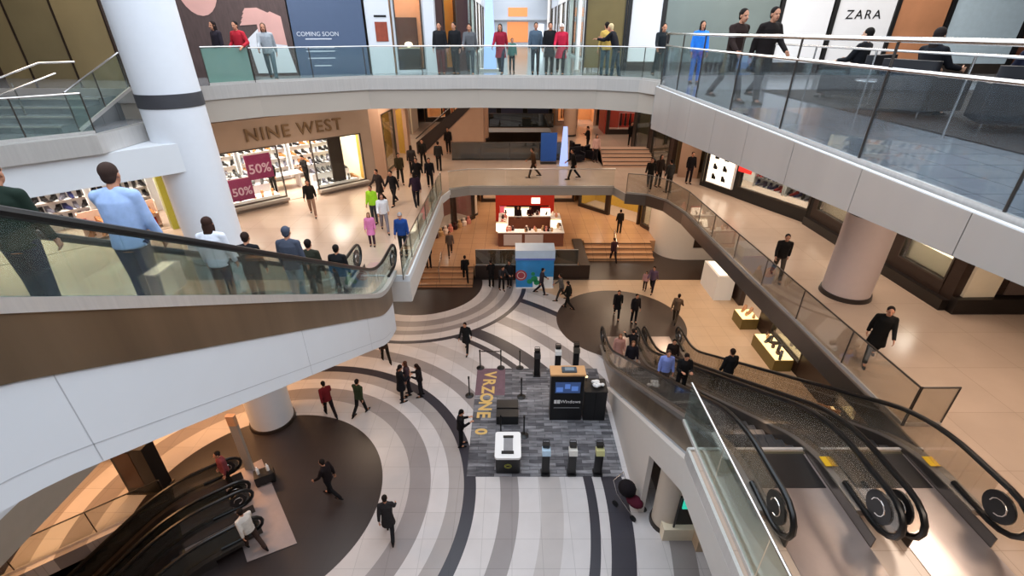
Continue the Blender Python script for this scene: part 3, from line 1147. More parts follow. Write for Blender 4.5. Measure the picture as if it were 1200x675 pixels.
    for kind in ('short', 'long', 'cap', 'scarf'):
        q = MB()
        q.ell(H(0, -0.022, 0.048), (0.083, 0.094, 0.092), 16, 12, hm)
        if kind in ('short', 'cap'):
            q.ell(H(0, -0.05, -0.01), (0.070, 0.055, 0.07), 12, 8, hm)
        if kind == 'cap':
            q.ell(H(0, 0.075, 0.055), (0.062, 0.065, 0.010), 12, 6, hm)
        if kind in ('long', 'scarf'):
            q.ell(H(0, -0.055, -0.05), (0.085, 0.055, 0.12), 14, 10, hm)
            q.ell(H(0, -0.075, -0.14), (0.08, 0.04, 0.10), 14, 10, hm)
            for sx in (-1, 1):
                q.ell(H(sx * 0.072, 0.0, -0.05), (0.017, 0.035, 0.10), 10, 8, hm)
        if kind == 'scarf':
            q.ell(H(0, 0.0, -0.15), (0.085, 0.075, 0.06), 14, 8, hm)
        hairs[kind] = remeshed(q, 0.012, [], name + '_hair', 2)
    me = body
    for mm in (skinm(), mat('dark_eye', '1d1512', 0.3), mat('lip', '8c4a40', 0.5)):
        me.materials.append(mm)
    me.polygons.foreach_set('material_index', mi)
    for x in (trous, jacket, coat, *sh, *hairs.values()):
        if len(x.materials) == 0:
            x.materials.append(fabric('222428'))
    return dict(body=me, trousers=trous, jacket=jacket, coat=coat, shoes=sh, hair=hairs, J=J, pel=pel)


POSES = {
    'walk': Pose(((22, 8), (-16, 24)), ((-22, 8, 12), (24, 8, 28)), 5),
    'walk2': Pose(((-12, 34), (16, 4)), ((20, 9, 30), (-18, 8, 14)), 4),
    'stand': Pose(((3, 4), (-3, 2)), ((4, 9, 12), (2, 9, 18)), 1),
    'phone': Pose(((4, 6), (-2, 2)), ((18, 8, 92), (22, 8, 88)), 3, head=22),
    'rail': Pose(((4, 6), (-4, 3)), ((34, 10, 40), (4, 8, 14)), 6),
    'lean': Pose(((6, 4), (-8, 4)), ((48, 12, 50), (50, 12, 48)), 20),
    'hips': Pose(((10, 10), (-4, 2)), ((6, 26, 60), (-6, 22, 66)), 0),
    'sit': Pose(((84, 84), (80, 78)), ((30, 10, 52), (34, 10, 46)), -6, sit=True),
}
BUILT = {k: build_pose(k, v) for k, v in POSES.items()}


def person(px, py, z, face, label, pose='walk', top='1e2024', legs='1c1e26', hair='short', hairc='1a1310', skin='b98266', coat=False, shoes='141212', sc=1.0, pos=None, group=None):
    B = BUILT[pose]
    p = Vector(pos) if pos else at(px, py, z)
    t = thing('person', label, 'person', p, R(face), group, sc)

    def part(nm, me, m):
        o = bpy.data.objects.new(nm, me)
        COL.objects.link(o)
        o.parent = t
        if len(me.materials):
            o.material_slots[0].link = 'OBJECT'
            o.material_slots[0].material = m
        return o
    part('body', B['body'], skinm(skin))
    part('trousers', B['trousers'], fabric(legs))
    part('coat' if coat else 'jacket', B['coat' if coat else 'jacket'], fabric(top))
    for s in B['shoes']:
        part('shoe', s, fabric(shoes))
    nm = {'short': 'hair', 'long': 'hair', 'cap': 'cap', 'scarf': 'headscarf'}[hair]
    part(nm, B['hair'][hair], fabric(hairc))
    return t


# --- ground floor, central court
person(547, 412, Z1, 170, 'person in dark clothes walking alone where the curved floor bands cross', 'walk', top='17181a', legs='14151a', coat=True)
person(472, 470, Z1, -60, 'person in a long black coat, tallest of the group of three beside the dark ring', 'phone', top='15151a', legs='131318', coat=True, sc=1.06)
person(480, 462, Z1, 110, 'person with brown hair in a plum jacket, middle of the three beside the dark ring', 'stand', top='4a3a40', legs='1d1a20', hair='long', hairc='4b2d20')
person(494, 464, Z1, 100, 'long-haired person in black facing the other two of the group of three', 'phone', top='1b1517', legs='17151b', hair='long', hairc='24140e', sc=0.97)
person(541, 522, Z1, -80, 'person in black standing at the left edge of the booth carpet near the dark bench', 'phone', top='0f0f12', legs='101015', hairc='100c0a')
person(390, 582, Z1, 75, 'person in black clothes walking over the large dark disc at the lower left', 'walk2', top='191113', legs='121013', sc=1.0)
person(388, 487, Z1, 40, 'person in a dark red top walking just beyond the dark disc, nearest the stout column', 'walk', top='6d1c22', legs='1b1214')
person(424, 485, Z1, -20, 'person in dark olive green jacket walking just beyond the dark disc', 'walk2', top='2f3a25', legs='171617')
person(453, 424, Z1, 30, 'person in brown partly behind the end of the white escalator', 'walk', top='3a2c22', legs='1c1713')
person(458, 627, Z1, 10, 'person in a charcoal coat walking up the pale ring near the bottom edge', 'walk', top='2a2728', legs='1a191c', coat=True)
person(300, 642, Z1, 60, 'person with a white top stepping off the dim escalators at the lower left', 'walk', top='cfc8c0', legs='3a2a24')
person(272, 572, Z1, 140, 'person in a dull pink jacket beside the slim totem at the dim escalators', 'stand', top='7a3b40', legs='1c1513')
# --- people close to the promo stand and the right dark circle
person(576, 336, Z1, 20, 'person in black, leftmost of the three people gathered left of the blue promo stand', 'phone', top='141214', legs='121114')
person(588, 340, Z1, 200, 'person stooping in grey and black, middle of the three by the promo stand', 'lean', top='2a2a2e', legs='151417')
person(597, 336, Z1, 160, 'person in dark coat standing against the left side of the blue promo stand', 'stand', top='1a1a1f', legs='141317', coat=True)
person(634, 345, Z1, -90, 'person in dark clothes passing in front of the blue promo stand', 'walk2', top='35303a', legs='232028')
person(657, 352, Z1, 90, 'person in a grey jacket walking right of the blue promo stand', 'walk', top='5a5550', legs='3a3330')
person(763, 342, Z1, 150, 'person in a dusty purple top on the tan floor beyond the right dark circle', 'walk', top='5d4a5e', legs='1d1a22')
person(755, 340, Z1, 150, 'child in a pink top beside the purple-topped adult beyond the right dark circle', 'stand', top='b98a8a', legs='2a2022', hair='long', sc=0.72)
person(790, 378, Z1, -30, 'person in faded brown crossing the tan floor right of the dark circle', 'walk', top='5c4a3a', legs='40352a')
person(722, 372, Z1, 170, 'person in a black coat on the right dark circle, left of the pair', 'walk', top='131214', legs='0f0f12', coat=True)
person(742, 378, Z1, 190, 'person in black trousers on the right dark circle, right of the pair', 'stand', top='1b1718', legs='121216')
person(665, 362, Z1, 60, 'person in dark clothes at the left rim of the right dark circle', 'walk2', top='16130f', legs='181412')
person(718, 307, Z1, 10, 'person in maroon about to climb the right tan steps', 'walk', top='3d2328', legs='1e171a')
person(725, 273, -11.2, 0, 'person in black standing on the upper platform above the right tan steps', 'stand', top='17120f', legs='15110f')
person(546, 330, -11.8, 10, 'person in black climbing the left tan steps', 'walk', top='131112', legs='121114')
person(528, 300, -11.2, 190, 'person in grey brown at the head of the left tan steps', 'walk2', top='6b5a50', legs='4a3d36')
person(503, 314, -11.2, 30, 'person in black at the left end of the tan steps by the white landing fascia', 'stand', top='1c1718', legs='191517')
person(607, 268, -11.2, 180, 'shop worker in black inside the counter ring, the left one', 'stand', top='1d0f10', legs='140d0d')
person(621, 268, -11.2, 180, 'shop worker in black inside the counter ring, the right one', 'phone', top='2a0f12', legs='140d0d', hair='long')

# --- middle level
person(908, 327, Z2, 160, 'person in black striding along the right walkway near the middle of the glass guard', 'walk', top='191614', legs='4a4038')
person(1016, 425, Z2, 150, 'person in black walking on the right walkway nearest the free end of the glass guard', 'walk2', top='121110', legs='151312', coat=True)
person(806, 215, Z2, 180, 'person in black standing by the tan pillar at the far right shops', 'stand', top='141013', legs='171017')
person(368, 253, Z2, 200, 'person in black with pinkish trousers walking out of the left shoe shop', 'walk', top='1c1917', legs='8a6a58')
person(447, 238, Z2, 150, 'person in a dark brown coat walking by the right end of the left shoe shop', 'walk', top='2a2220', legs='1c1816', coat=True)
person(440, 262, Z2, 170, 'person in a bright lime green jacket on the left walkway', 'stand', top='9ad12c', legs='3a3a3c', hairc='3a2a20')
person(452, 272, Z2, 200, 'person in a white jacket next to the lime green jacket on the left walkway', 'walk', top='dcdadb', legs='7b7377', hair='long', hairc='3b2418')
person(437, 288, Z2, 190, 'person in a bright pink coat near the foot of the white escalator', 'stand', top='d27aa6', legs='3a2530', hair='long', hairc='6b4a33', coat=True, sc=0.8)
person(474, 300, Z2, 185, 'person in a royal blue jacket and grey cap at the left walkway corner', 'stand', top='1f3f7d', legs='1e2124', hair='cap', hairc='8f8f8f')
for (px, py, f, lb, tp, lg, po, hr_) in (
    (463, 240, 160, 'person in black on the left walkway, nearest to the shop end wall', '171416', '1a1719', 'walk', 'short'),
    (489, 243, 20, 'person in dark purple walking away along the left walkway edge', '2c1c2a', '19151a', 'walk2', 'long'),
    (491, 222, 170, 'person in black walking in the middle of the left walkway crowd', '121012', '151217', 'walk', 'short'),
    (505, 222, 190, 'person in a black coat at the right edge of the left walkway crowd', '17151a', '141216', 'walk', 'short'),
    (515, 200, 0, 'person in charcoal at the left end of the middle bridge', '23201f', '181516', 'stand', 'short'),
    (484, 205, 10, 'person in dark grey farther up the left walkway by the golden window', '2d2725', '1d1918', 'walk', 'long'),
    (497, 196, 180, 'person in black farthest up the left walkway crowd', '15120f', '14110f', 'walk2', 'short'),
    (470, 215, 200, 'person in olive beside the golden shop window', '3a3220', '1d1a15', 'walk', 'short'),
    (526, 180, 180, 'person in black in front of the far left flight of steps', '1a1211', '171110', 'stand', 'short'),
    (625, 208, 90, 'small person in brown crossing the middle bridge left of centre', '4a3424', '3a2a20', 'walk', 'short'),
    (671, 210, 90, 'small person in black crossing the middle bridge right of the blue pylon', '14100f', '120f0f', 'walk', 'short'),
    (738, 172, 180, 'person in a black coat in front of the far red shop display', '15110f', '130f0e', 'stand', 'short'),
    (752, 170, 170, 'person in dark clothes second in front of the far red shop display', '1a1211', '120f0e', 'walk', 'long'),
    (697, 190, 190, 'person in a pale pink top by the far dark seating', 'c09a90', '20191a', 'stand', 'long'),
    (760, 222, 160, 'person in black on the walkway where the right guard curves', '19140f', '16120f', 'walk', 'short'),
    (770, 219, 200, 'person in dark brown on the walkway where the right guard curves', '2a1e18', '1a1512', 'stand', 'long'),
    (782, 226, 20, 'person in charcoal close behind the curved glass on the right walkway', '2a2826', '1f1c1a', 'stand', 'short'),
    (688, 178, 100, 'person in black among the far dark seating', '15110f', '14110f', 'phone', 'short'),
):
    person(px, py, Z2, f, lb, po, top=tp, legs=lg, hair=hr_)
person(323, 226, Z2, 180, 'person in a black top seen inside the left shoe shop doorway window', 'stand', top='171412', legs='151313')
person(362, 219, Z2, 150, 'person in black browsing in the left shoe shop', 'phone', top='14110f', legs='131211')

# --- on the long white escalator
def onesc(X, Y, face, label, **k):
    z = esc_walk(Y - 0.05, 10.8, 6, 2.2)
    i = int((Y - 0.05 - 2.2) / 0.36)
    if 0 <= i < 30:
        z = -6 * (i + 0.7) / 30
        Y = 0.05 + 2.2 + (i + 0.35) * 0.36
    return person(0, 0, 0, face, label, pos=(X, Y, z), **k)


onesc(-5.08, 4.75, 10, 'person in a dark green jacket beside the light blue shirt on the white escalator', pose='rail', top='1d2a22', legs='1c2436', hairc='4a3028')
onesc(-4.55, 5.35, 8, 'person in light blue shirt and dark jeans near the top of the white escalator', pose='rail', top='9fb6de', legs='1b2a4a', hairc='3a2a24', sc=1.12)
onesc(-5.05, 3.9, 0, 'person in a navy jacket cut by the left edge on the long white escalator', pose='stand', top='1a2133', legs='222a3a', hairc='1d1512')
onesc(-5.05, 7.3, 5, 'person in a white jumper behind the handrail of the long white escalator', pose='stand', top='d7d9e2', legs='1c1e26', hair='long', hairc='35211a')
onesc(-4.95, 8.1, 5, 'person in a black jacket just above the hooded grey jacket, white escalator', pose='rail', top='17171b', legs='15161b', hairc='2a1c16', sc=0.9)
onesc(-4.7, 9.2, 0, 'person in hooded slate grey jacket and pale jeans on the long white escalator', pose='stand', top='464b59', legs='8a9aa5', hair='cap', hairc='464b59', sc=1.08)
onesc(-4.8, 10.3, 0, 'person in a dark olive jacket on the lower half of the long white escalator', pose='stand', top='2b2c22', legs='1c1e1e', hairc='1a1310')
onesc(-4.6, 11.4, 0, 'person in black jacket and blue jeans lowest on the white escalator', pose='stand', top='17181b', legs='1e2a3c', hairc='17110e')


def onescR(c, Y, face, label, **k):
    z = walkR(Y)
    d = 10.4 / 30
    i = int((Y - 4.85 - 2.0) / d)
    if 0 <= i < 30:
        z = Z2 - 6 * (i + 0.7) / 30
        Y = 4.85 + 2.0 + (i + 0.35) * d
    return person(0, 0, 0, face, label, pos=(c, Y, z), **k)


onescR(5.2, 13.0, 175, 'person in a light blue shirt on the left dark escalator', pose='stand', top='7f8fd0', legs='5a4f4a', hairc='3a2a20')
onescR(5.5, 12.2, 175, 'person in a black jacket just above the light blue shirt on the left dark escalator', pose='phone', top='131214', legs='151417')
onescR(4.95, 16.0, 170, 'person in a black top and white skirt low on the left dark escalator', pose='stand', top='1b1820', legs='b8b0ac', hair='long', hairc='6a4a34')
onescR(4.75, 17.3, 170, 'person in a pale pink dress-like coat lowest on the left dark escalator', pose='stand', top='b4857a', legs='a08076', hair='long', hairc='7a5038', coat=True)
onescR(7.15, 12.4, 10, 'person in a black suit riding the right dark escalator', pose='stand', top='17171a', legs='151518', hairc='2c1e17', sc=1.04)
onescR(5.45, 17.6, 0, 'person in black stooping at the foot of the dark escalators', pose='lean', top='151214', legs='131216')
onescR(6.9, 16.6, 170, 'person in a dark brown coat low on the right dark escalator', pose='stand', top='221a18', legs='1a1618', coat=True)

# --- top level
person(268, 97, 0, 150, 'person in a dark jacket and blue jeans in front of the portrait poster', 'stand', top='26212a', legs='20355c', hair='long', hairc='1c1110')
person(292, 97, 0, 170, 'person in a crimson jacket carrying a brown bag at the far left guard', 'hips', top='a3202e', legs='2a3038', hair='short', hairc='15100f')
person(322, 95, 0, 200, 'person in pale grey clothes at the far left guard', 'walk', top='9aa0a6', legs='5d6a74', hair='long', hairc='5a4438')
person(552, 88, 0, 180, 'person in grey behind the far bridge guard, left of the blue tapering pylon', 'walk', top='5a5c60', legs='3a4048')
person(587, 87, 0, 170, 'person in a red coat just right of the blue tapering pylon behind the far guard', 'walk', top='8e1f33', legs='1f2a3c', hair='long', coat=True)
person(600, 85, 0, 190, 'child in teal beside the red coat behind the far guard', 'stand', top='3e6d66', legs='20282a', sc=0.7)
person(627, 87, 0, 180, 'person in blue grey in the middle of the far bridge', 'stand', top='4a5a6a', legs='2a323c')
person(643, 88, 0, 180, 'person in a black coat left of the person in pink red on the far bridge', 'stand', top='17171b', legs='141518', coat=True)
person(656, 88, 0, 175, 'person in a pinkish red coat and white cap on the far bridge', 'walk', top='b5233f', legs='15151a', hair='cap', hairc='e6e6e6', coat=True)
person(518, 88, 0, 180, 'person in dark red trousers in front of the brown and gold shopfront', 'stand', top='1b1c20', legs='5a2020')
person(535, 88, 0, 160, 'person in black at the right edge of the brown and gold shopfront', 'stand', top='15161a', legs='17181c')
person(719, 92, 0, 60, 'person in a black jacket and jeans leaning on the far guard near its right end', 'lean', top='15151c', legs='2c3d4c', hairc='c8b48a')
person(707, 90, 0, 20, 'person in a mustard top beside the one leaning on the far guard', 'stand', top='b89a50', legs='3f5560')
person(770, 92, 0, 180, 'person in dark clothes at the corner where the far bridge meets the right deck', 'walk', top='1d2226', legs='232b30')
person(812, 98, 0, 180, 'person in a bright blue outfit behind the right deck guard', 'stand', top='2a78d8', legs='2a78d8', hair='long')
person(848, 119, 0, 200, 'tall person in a dark brown coat on the right deck, the left one of two', 'walk', top='2a1d1a', legs='262a2e', coat=True, sc=1.13)
person(882, 121, 0, 190, 'tall person in a black coat on the right deck, right one of two', 'walk2', top='1a1413', legs='3a3a3c', coat=True, sc=1.13)
# ------------------------------------------------------------------ shop helpers
class Frame:
    """facade frame: x runs along the front to the right, y goes into the shop"""

    def __init__(s, a, b, z):
        s.a, s.b, s.z = Vector((a[0], a[1], 0)), Vector((b[0], b[1], 0)), z
        s.d = (s.b - s.a).normalized()
        s.n = Vector((-s.d.y, s.d.x, 0))
        s.L = (s.b - s.a).length
        s.rz = math.atan2(s.d.y, s.d.x)

    def p(s, x, y=0, z=0):
        q = s.a + s.d * x + s.n * y
        return Vector((q.x, q.y, s.z + z))

    def thing(s, name, label, cat, x=0, y=0, z=0, group=None, rz=0):
        return thing(name, label, cat, s.p(x, y, z), s.rz + rz, group)


def shoe_mesh():
    m = MB()
    m.sideprism([(-0.12, 0.0), (-0.095, 0.0), (-0.085, 0.05), (-0.02, 0.012), (0.02, 0.0), (0.13, 0.0), (0.135, 0.02), (0.10, 0.045), (0.03, 0.065), (-0.02, 0.075), (-0.06, 0.115), (-0.12, 0.125), (-0.13, 0.08)], -0.037, 0.037)
    return m


SHOES = {}
for nm, hx in (('black', '141214'), ('tan', 'a06a3a'), ('red', '9a2420'), ('grey', '5a5a66'), ('navy', '1e2450')):
    mb = shoe_mesh()
    for i, v in enumerate(mb.v):
        f = 1.0 if v[1] < 0.05 else 0.75
        mb.v[i] = (v[0] * f * 1.2, v[1] * 1.25, v[2] * 1.35)
    SHOES[nm] = mb.mesh('shoe', mat('leather_' + nm, hx, 0.35))


def put(mesh, name, loc, rz, label, cat, group, scale=1):
    o = bpy.data.objects.new(name, mesh)
    COL.objects.link(o)
    o.location = loc
    o.rotation_euler.z = rz
    o.scale = (scale,) * 3
    tag(o, label, cat, group)
    return o


def shelf_wall(F, x0, x1, y, z0, tiers, dz, n, label, m, group, slabel, cols=('black',), depth=0.32, back=None, skip=0.0, scale=1.3):
    t = F.thing('display_shelves', label, 'shelves', x0, y, z0)
    w = x1 - x0
    MB().box(0, 0, 0, w, 0.04, tiers * dz + 0.15).build('back_panel', back or m, t)
    for i in range(tiers):
        MB().box(0, -depth, i * dz + 0.1, w, 0, i * dz + 0.13).build('shelf', m, t)
        for k in range(n):
            if random.random() < skip:
                continue
            xx = x0 + w * (k + 0.5) / n + random.uniform(-.03, .03)
            c = random.choice(cols)
            put(SHOES[c], 'shoe', F.p(xx, y - depth / 2, z0 + i * dz + 0.132), F.rz + PI + random.uniform(-.5, .5), slabel, 'shoe', group, scale)
    for xx in (0, w - 0.03):
        MB().box(xx, -depth, 0, xx + 0.03, 0.0, tiers * dz + 0.15).build('side_panel', m, t)
    return t


def storefront(F, label, cat, h, head, openings, m, depth=4, inner=None, floor_m=None, back_m=None, th=0.25, light=None, base=0.0):
    """wall with openings [(x0,x1,z0,z1,glazed)], and a lit room behind"""
    t = F.thing('storefront', label, cat)
    L = F.L
    ops = sorted(openings)
    pb = MB()
    x = 0
    for (a, b, z0, z1, g) in ops:
        if a > x:
            pb.box(x, 0, 0, a, th, h)
        if z0 > 0:
            pb.box(a, -0.02, 0, b, th, z0)
        if z1 < h:
            pb.box(a, 0, z1, b, th, h)
        x = b
    if x < L:
        pb.box(x, 0, 0, L, th, h)
    pb.build('front_wall', m, t)
    for (a, b, z0, z1, g) in ops:
        if g:
            f = MB()
            f.box(a, -0.03, z0, a + 0.05, 0.08, z1).box(b - 0.05, -0.03, z0, b, 0.08, z1).box(a, -0.03, z0, b, 0.08, z0 + 0.05).box(a, -0.03, z1 - 0.05, b, 0.08, z1)
            fr = f.build('window_frame', STEELK, t)
            MB().box(a + 0.05, 0.02, z0 + 0.05, b - 0.05, 0.035, z1 - 0.05).build('pane', GLASS, fr)
    im = inner or CREAM
    MB().box(0.02, th, -0.0, L - 0.02, depth, 0.02).build('shop_floor', floor_m or F2, t)
    MB().box(0, depth, 0, L, depth + 0.1, h).build('back_wall', back_m or im, t)
    MB().box(-0.1, th, 0, 0, depth, h).build('side_wall', im, t)
    MB().box(L, th, 0, L + 0.1, depth, h).build('side_wall', im, t)
    MB().box(0, th, h - 0.35, L, depth, h - 0.3).build('shop_ceiling', WHITE, t)
    if light:
        n = max(1, int(L / 2.6))
        for i in range(n):
            xx = L * (i + 0.5) / n
            MB().box(xx - 0.5, th + 0.5, h - 0.37, xx + 0.5, th + 1.5, h - 0.352).build('ceiling_panel_lamp', LIT, t)
            area(F.p(xx, depth * 0.45, h - 0.42), 1.4, light / n, NEUT)
    return t


def area(loc, size, power, col, rot=(0, 0, 0), sy=None, spread=None):
    l = bpy.data.lights.new('ceiling_lamp', 'AREA')
    l.shape = 'RECTANGLE'
    l.size = size
    l.size_y = sy or size
    l.energy = power
    l.color = col
    o = bpy.data.objects.new('ceiling_lamp', l)
    COL.objects.link(o)
    o.location = loc
    o.rotation_euler = rot
    return o


WARM = (1.0, 0.80, 0.64)
NEUT = (1.0, 0.9, 0.8)

# ------------------------------------------------------------------ NINE WEST
FN = Frame((-13.6, 20.2), (-7.5, 26.15), Z2)
ns = storefront(FN, 'tan storefront with bronze letters and bright shoe displays behind two wide windows', 'shop', 4.0, 1.2,
                [(0.35, 3.6, 0.3, 2.75, True), (3.6, 5.2, 0, 2.75, False), (5.2, 7.9, 0.3, 2.75, True)], TANW, depth=4.2, light=950, back_m=WHITE)
text('NINE WEST', 0.78, mat('dark_bronze_letters', '8a7258', 0.35, 0.5), 'sign_letters', ns, (4.65, -0.06, 3.32), extrude=0.04, bold=0.008, sx=1.02, space=1.15)
MB().box(0.3, -0.28, 0.18, 3.6, 0.2, 0.3).build('window_sill', COLG, ns)
MB().box(5.2, -0.28, 0.18, 7.95, 0.2, 0.3).build('window_sill', COLG, ns)
MB().box(6.3, 0.5, 0.3, 7.0, 0.6, 2.6).build('window_panel', BROWN, ns)
for i, (x, z, s, lb, mm) in enumerate(((2.75, 1.5, 1.15, 'larger magenta 50% sale poster in the left shoe shop window', MAGENTA), (1.75, 0.6, 1.0, 'smaller and lower magenta 50% sale poster in the left shoe shop window', MAGENTA))):
    t = FN.thing('sale_poster', lb, 'poster', x, 0.32, 0.3 + z)
    MB().box(-s / 2, 0, -s / 2 * 0.9, s / 2, 0.02, s / 2 * 0.9 + 0.1).build('sheet', mm, t)
    text('50%', 0.52 * s, mat('pink_print', 'e3b8cb', 0.6), 'print', t, (0, -0.012, -0.05), extrude=0.004, bold=0.01)
for k in range(3):
    shelf_wall(FN, 0.3 + k * 2.6, 2.7 + k * 2.6, 4.1, 0.2, 5, 0.5, 7, ('left', 'middle', 'right')[k] + ' white shoe wall inside the tan-fronted shoe shop', WHITEG, 'shoes in the left shoe shop', 'small shoe on a white shelf inside the tan-fronted shoe shop', ('black', 'tan', 'grey', 'black'))
for x0, x1, lb, n in ((0.5, 3.4, 'low white display tiers behind the left window of the shoe shop', 6), (5.4, 7.7, 'low white display tiers behind the right window of the shoe shop', 7)):
    t = FN.thing('display_plinth', lb, 'display', x0, 0.9, 0.02)
    w = x1 - x0
    MB().box(0, -0.5, 0, w, 0.4, 0.35).build('tier', WHITEG, t)
    MB().box(0.1, 0.4, 0, w - 0.1, 0.8, 0.75).build('tier', WHITEG, t)
    MB().box(0.2, 0.8, 0, w - 0.2, 1.15, 1.15).build('tier', WHITEG, t)
    for yy, zz, off in ((-0.25, 0.352, 0), (0.55, 0.752, 0.15), (0.95, 1.152, 0.25)):
        for k in range(n):
            put(SHOES[random.choice(('black', 'black', 'tan', 'grey'))], 'shoe', FN.p(x0 + off + (w - 2 * off) * (k + .5) / n, 0.9 + yy, 0.02 + zz), FN.rz + PI + random.uniform(-.6, .6), 'shoe on a stepped white window plinth of the tan-fronted shoe shop', 'shoe', 'shoes in the shop window', 1.35)
bn = FN.thing('shop_table', 'white round-cornered table with shoes in the shoe shop doorway', 'table', 4.5, 2.4, 0.02)
MB().rbox(-0.8, -0.4, 0.72, 0.8, 0.4, 0.78, 0.1).build('tabletop', WHITEG, bn)
for sx in (-0.65, 0.65):
    MB().box(sx - 0.05, -0.3, 0, sx + 0.05, 0.3, 0.72).build('leg', WHITEG, bn)

# ------------------------------------------------------------------ white shoe shop at far left
FL = Frame((-21.0, 12.6), (-14.25, 19.3), Z2)
wsh = storefront(FL, 'bright white shoe shop behind the light blue shirt, with a yellow-green right jamb', 'shop', 4.2, 1, [(0.2, 9.2, 0.0, 3.4, False)], WHITE, depth=3.2, light=620, inner=WHITEG, back_m=WHITEG)
MB().box(9.2, -0.08, 0, 9.42, 0.4, 4.2).build('jamb', mat('lime_jamb', 'a8a63a', 0.5), wsh)
for k in range(4):
    shelf_wall(FL, 0.6 + k * 2.2, 2.6 + k * 2.2, 3.1, 0.3, 6, 0.45, 7, ('farthest left', 'second from left', 'third from left', 'rightmost')[k] + ' shelf bay of black shoes in the bright white shop', WHITEG, 'shoes in the bright white shop', 'dark shoe on the white wall of the bright shop behind the white escalator', ('black', 'navy', 'black', 'grey'), scale=1.5)
shelf_wall(FL, 6.4, 9.0, 1.0, 0.0, 2, 0.5, 6, 'low white unit of red shoes by the yellow-green jamb', mat('pink_laminate', 'e9cdbb', 0.5), 'red shoes by the jamb', 'red shoe on the low unit by the yellow-green jamb', ('red', 'red', 'tan'), scale=1.6)
t = FL.thing('shop_sign', 'red sign above the shelves of the bright white shop', 'sign', 2.6, 2.7, 2.75)
MB().rbox(-0.6, -0.03, 0, 0.6, 0.03, 0.6, 0.02).build('board', RED, t)

# ------------------------------------------------------------------ right shops, middle level
FA = Frame((10.3, 25.7), (12.95, 19.7), Z2)
sa = storefront(FA, 'black framed shop at the far right with a lit white picture panel', 'shop', 4.6, 1, [(0.0, 0.25, 0.2, 4, True), (2.5, 6.4, 0.55, 3.2, True)], BLACKP, depth=3.0, light=260, inner=CREAM, back_m=WHITEG)
pn = FA.thing('light_box', 'bright white light box showing rows of small black items, far right shops', 'display', 0.5, -0.14, 0.35)
MB().box(0, 0, 0, 1.75, 0.13, 1.75).build('case', WHITEG, pn)
MB().box(0.05, -0.012, 0.05, 1.7, 0, 1.7).build('lit_face', LIT, pn)
for r_ in range(3):
    for c_ in range(2):
        x, z = 0.5 + c_ * 0.65, 0.25 + r_ * 0.52
        MB().frontprism([(x - .14, z), (x + .14, z), (x + .14, z + .13), (x + .05, z + .2), (x - .03, z + .3), (x - .14, z + .26)], -0.02, -0.012).build('picture', BLACKP, pn)
t = FA.thing('shop_sign', 'red glowing sign beside the white light box', 'sign', 2.4, -0.1, 1.35)
MB().rbox(0, 0, 0, 0.75, 0.09, 0.5, 0.02).build('board', emis('red_sign', 'd8302a', 0.8), t)
text('SALE', 0.22, WHITEG, 'sign_letters', t, (0.37, -0.01, 0.25), extrude=0.004) if False else None
for k in range(2):
    shelf_wall(FA, 2.7 + k * 1.85, 4.4 + k * 1.85, 1.1, 0.55, 4, 0.42, 7, ('left', 'right')[k] + ' white shelf bay of dark shoes at the far right window', WHITEG, 'shoes at the far right window', 'dark shoe on the white shelves at the far right window', ('navy', 'black', 'red', 'grey'), scale=1.3)
FB = Frame((12.95, 19.7), (13.15, 12.4), Z2)
sb = storefront(FB, 'dark wood shopfront behind the pinkish column, with two lit cream window boxes', 'shop', 4.6, 1, [(0.3, 3.4, 0.75, 2.3, True), (5.0, 6.9, 0.75, 2.3, True)], BROWN, depth=1.2, light=None, inner=CREAM, back_m=CREAM)
MB().box(-0.05, -0.22, 0, 7.3, 0.0, 0.35).build('plinth', mat('black_plinth', '17110e', 0.4), sb)
for x0, x1, lb in ((0.35, 3.35, 'long cream lit display box in the dark wood shopfront, left of the pinkish column'), (5.05, 6.85, 'short cream lit display box right of the pinkish column')):
    t = FB.thing('display_box', lb, 'display', x0, 0.28, 0.76)
    w = x1 - x0
    MB().box(0, 0, 0, w, 0.8, 0.6).build('base', CREAM, t)
    MB().box(0, 0.8, 0.0, w, 0.84, 1.45).build('lit_back', emis('cream_lit', 'f4e2b8', 1.1), t)
    for k in range(int(w / 0.33)):
        put(SHOES['black'], 'shoe', FB.p(x0 + 0.25 + k * 0.31, 0.28 + 0.35, 0.76 + 0.602), FB.rz + PI, 'black shoe on a cream lit box in the dark wood shopfront', 'shoe', 'black shoes in the cream boxes', 1.1)
    area(FB.p((x0 + x1) / 2, 0.75, 2.2), 0.8, 30, NEUT)
FC = Frame((13.15, 12.4), (20, 12.4), Z2)
sc_ = FC.thing('plank_wall', 'dark brown wood plank shopfront at the right edge of the middle level', 'shop')
for k in range(13):
    MB().box(0, 0, 0.55 + k * 0.25, 6.8, 0.1, 0.55 + k * 0.25 + 0.235).build('plank', BROWN, sc_)
MB().box(0, 0.1, 0, 6.8, 0.2, 4.5).build('backing', DARK, sc_)
MB().box(0, -0.25, 0, 6.8, 0.05, 0.5).build('plinth', mat('black_plinth', '17110e'), sc_)
MB().box(1.5, -0.04, 0.55, 2.6, 0.0, 2.6).build('door_panel', mat('grey_brown_panel', '5e4f48', 0.5), sc_)
MB().box(3.0, -0.04, 0.55, 3.15, 0.0, 2.6).build('door_frame', DARK, sc_)

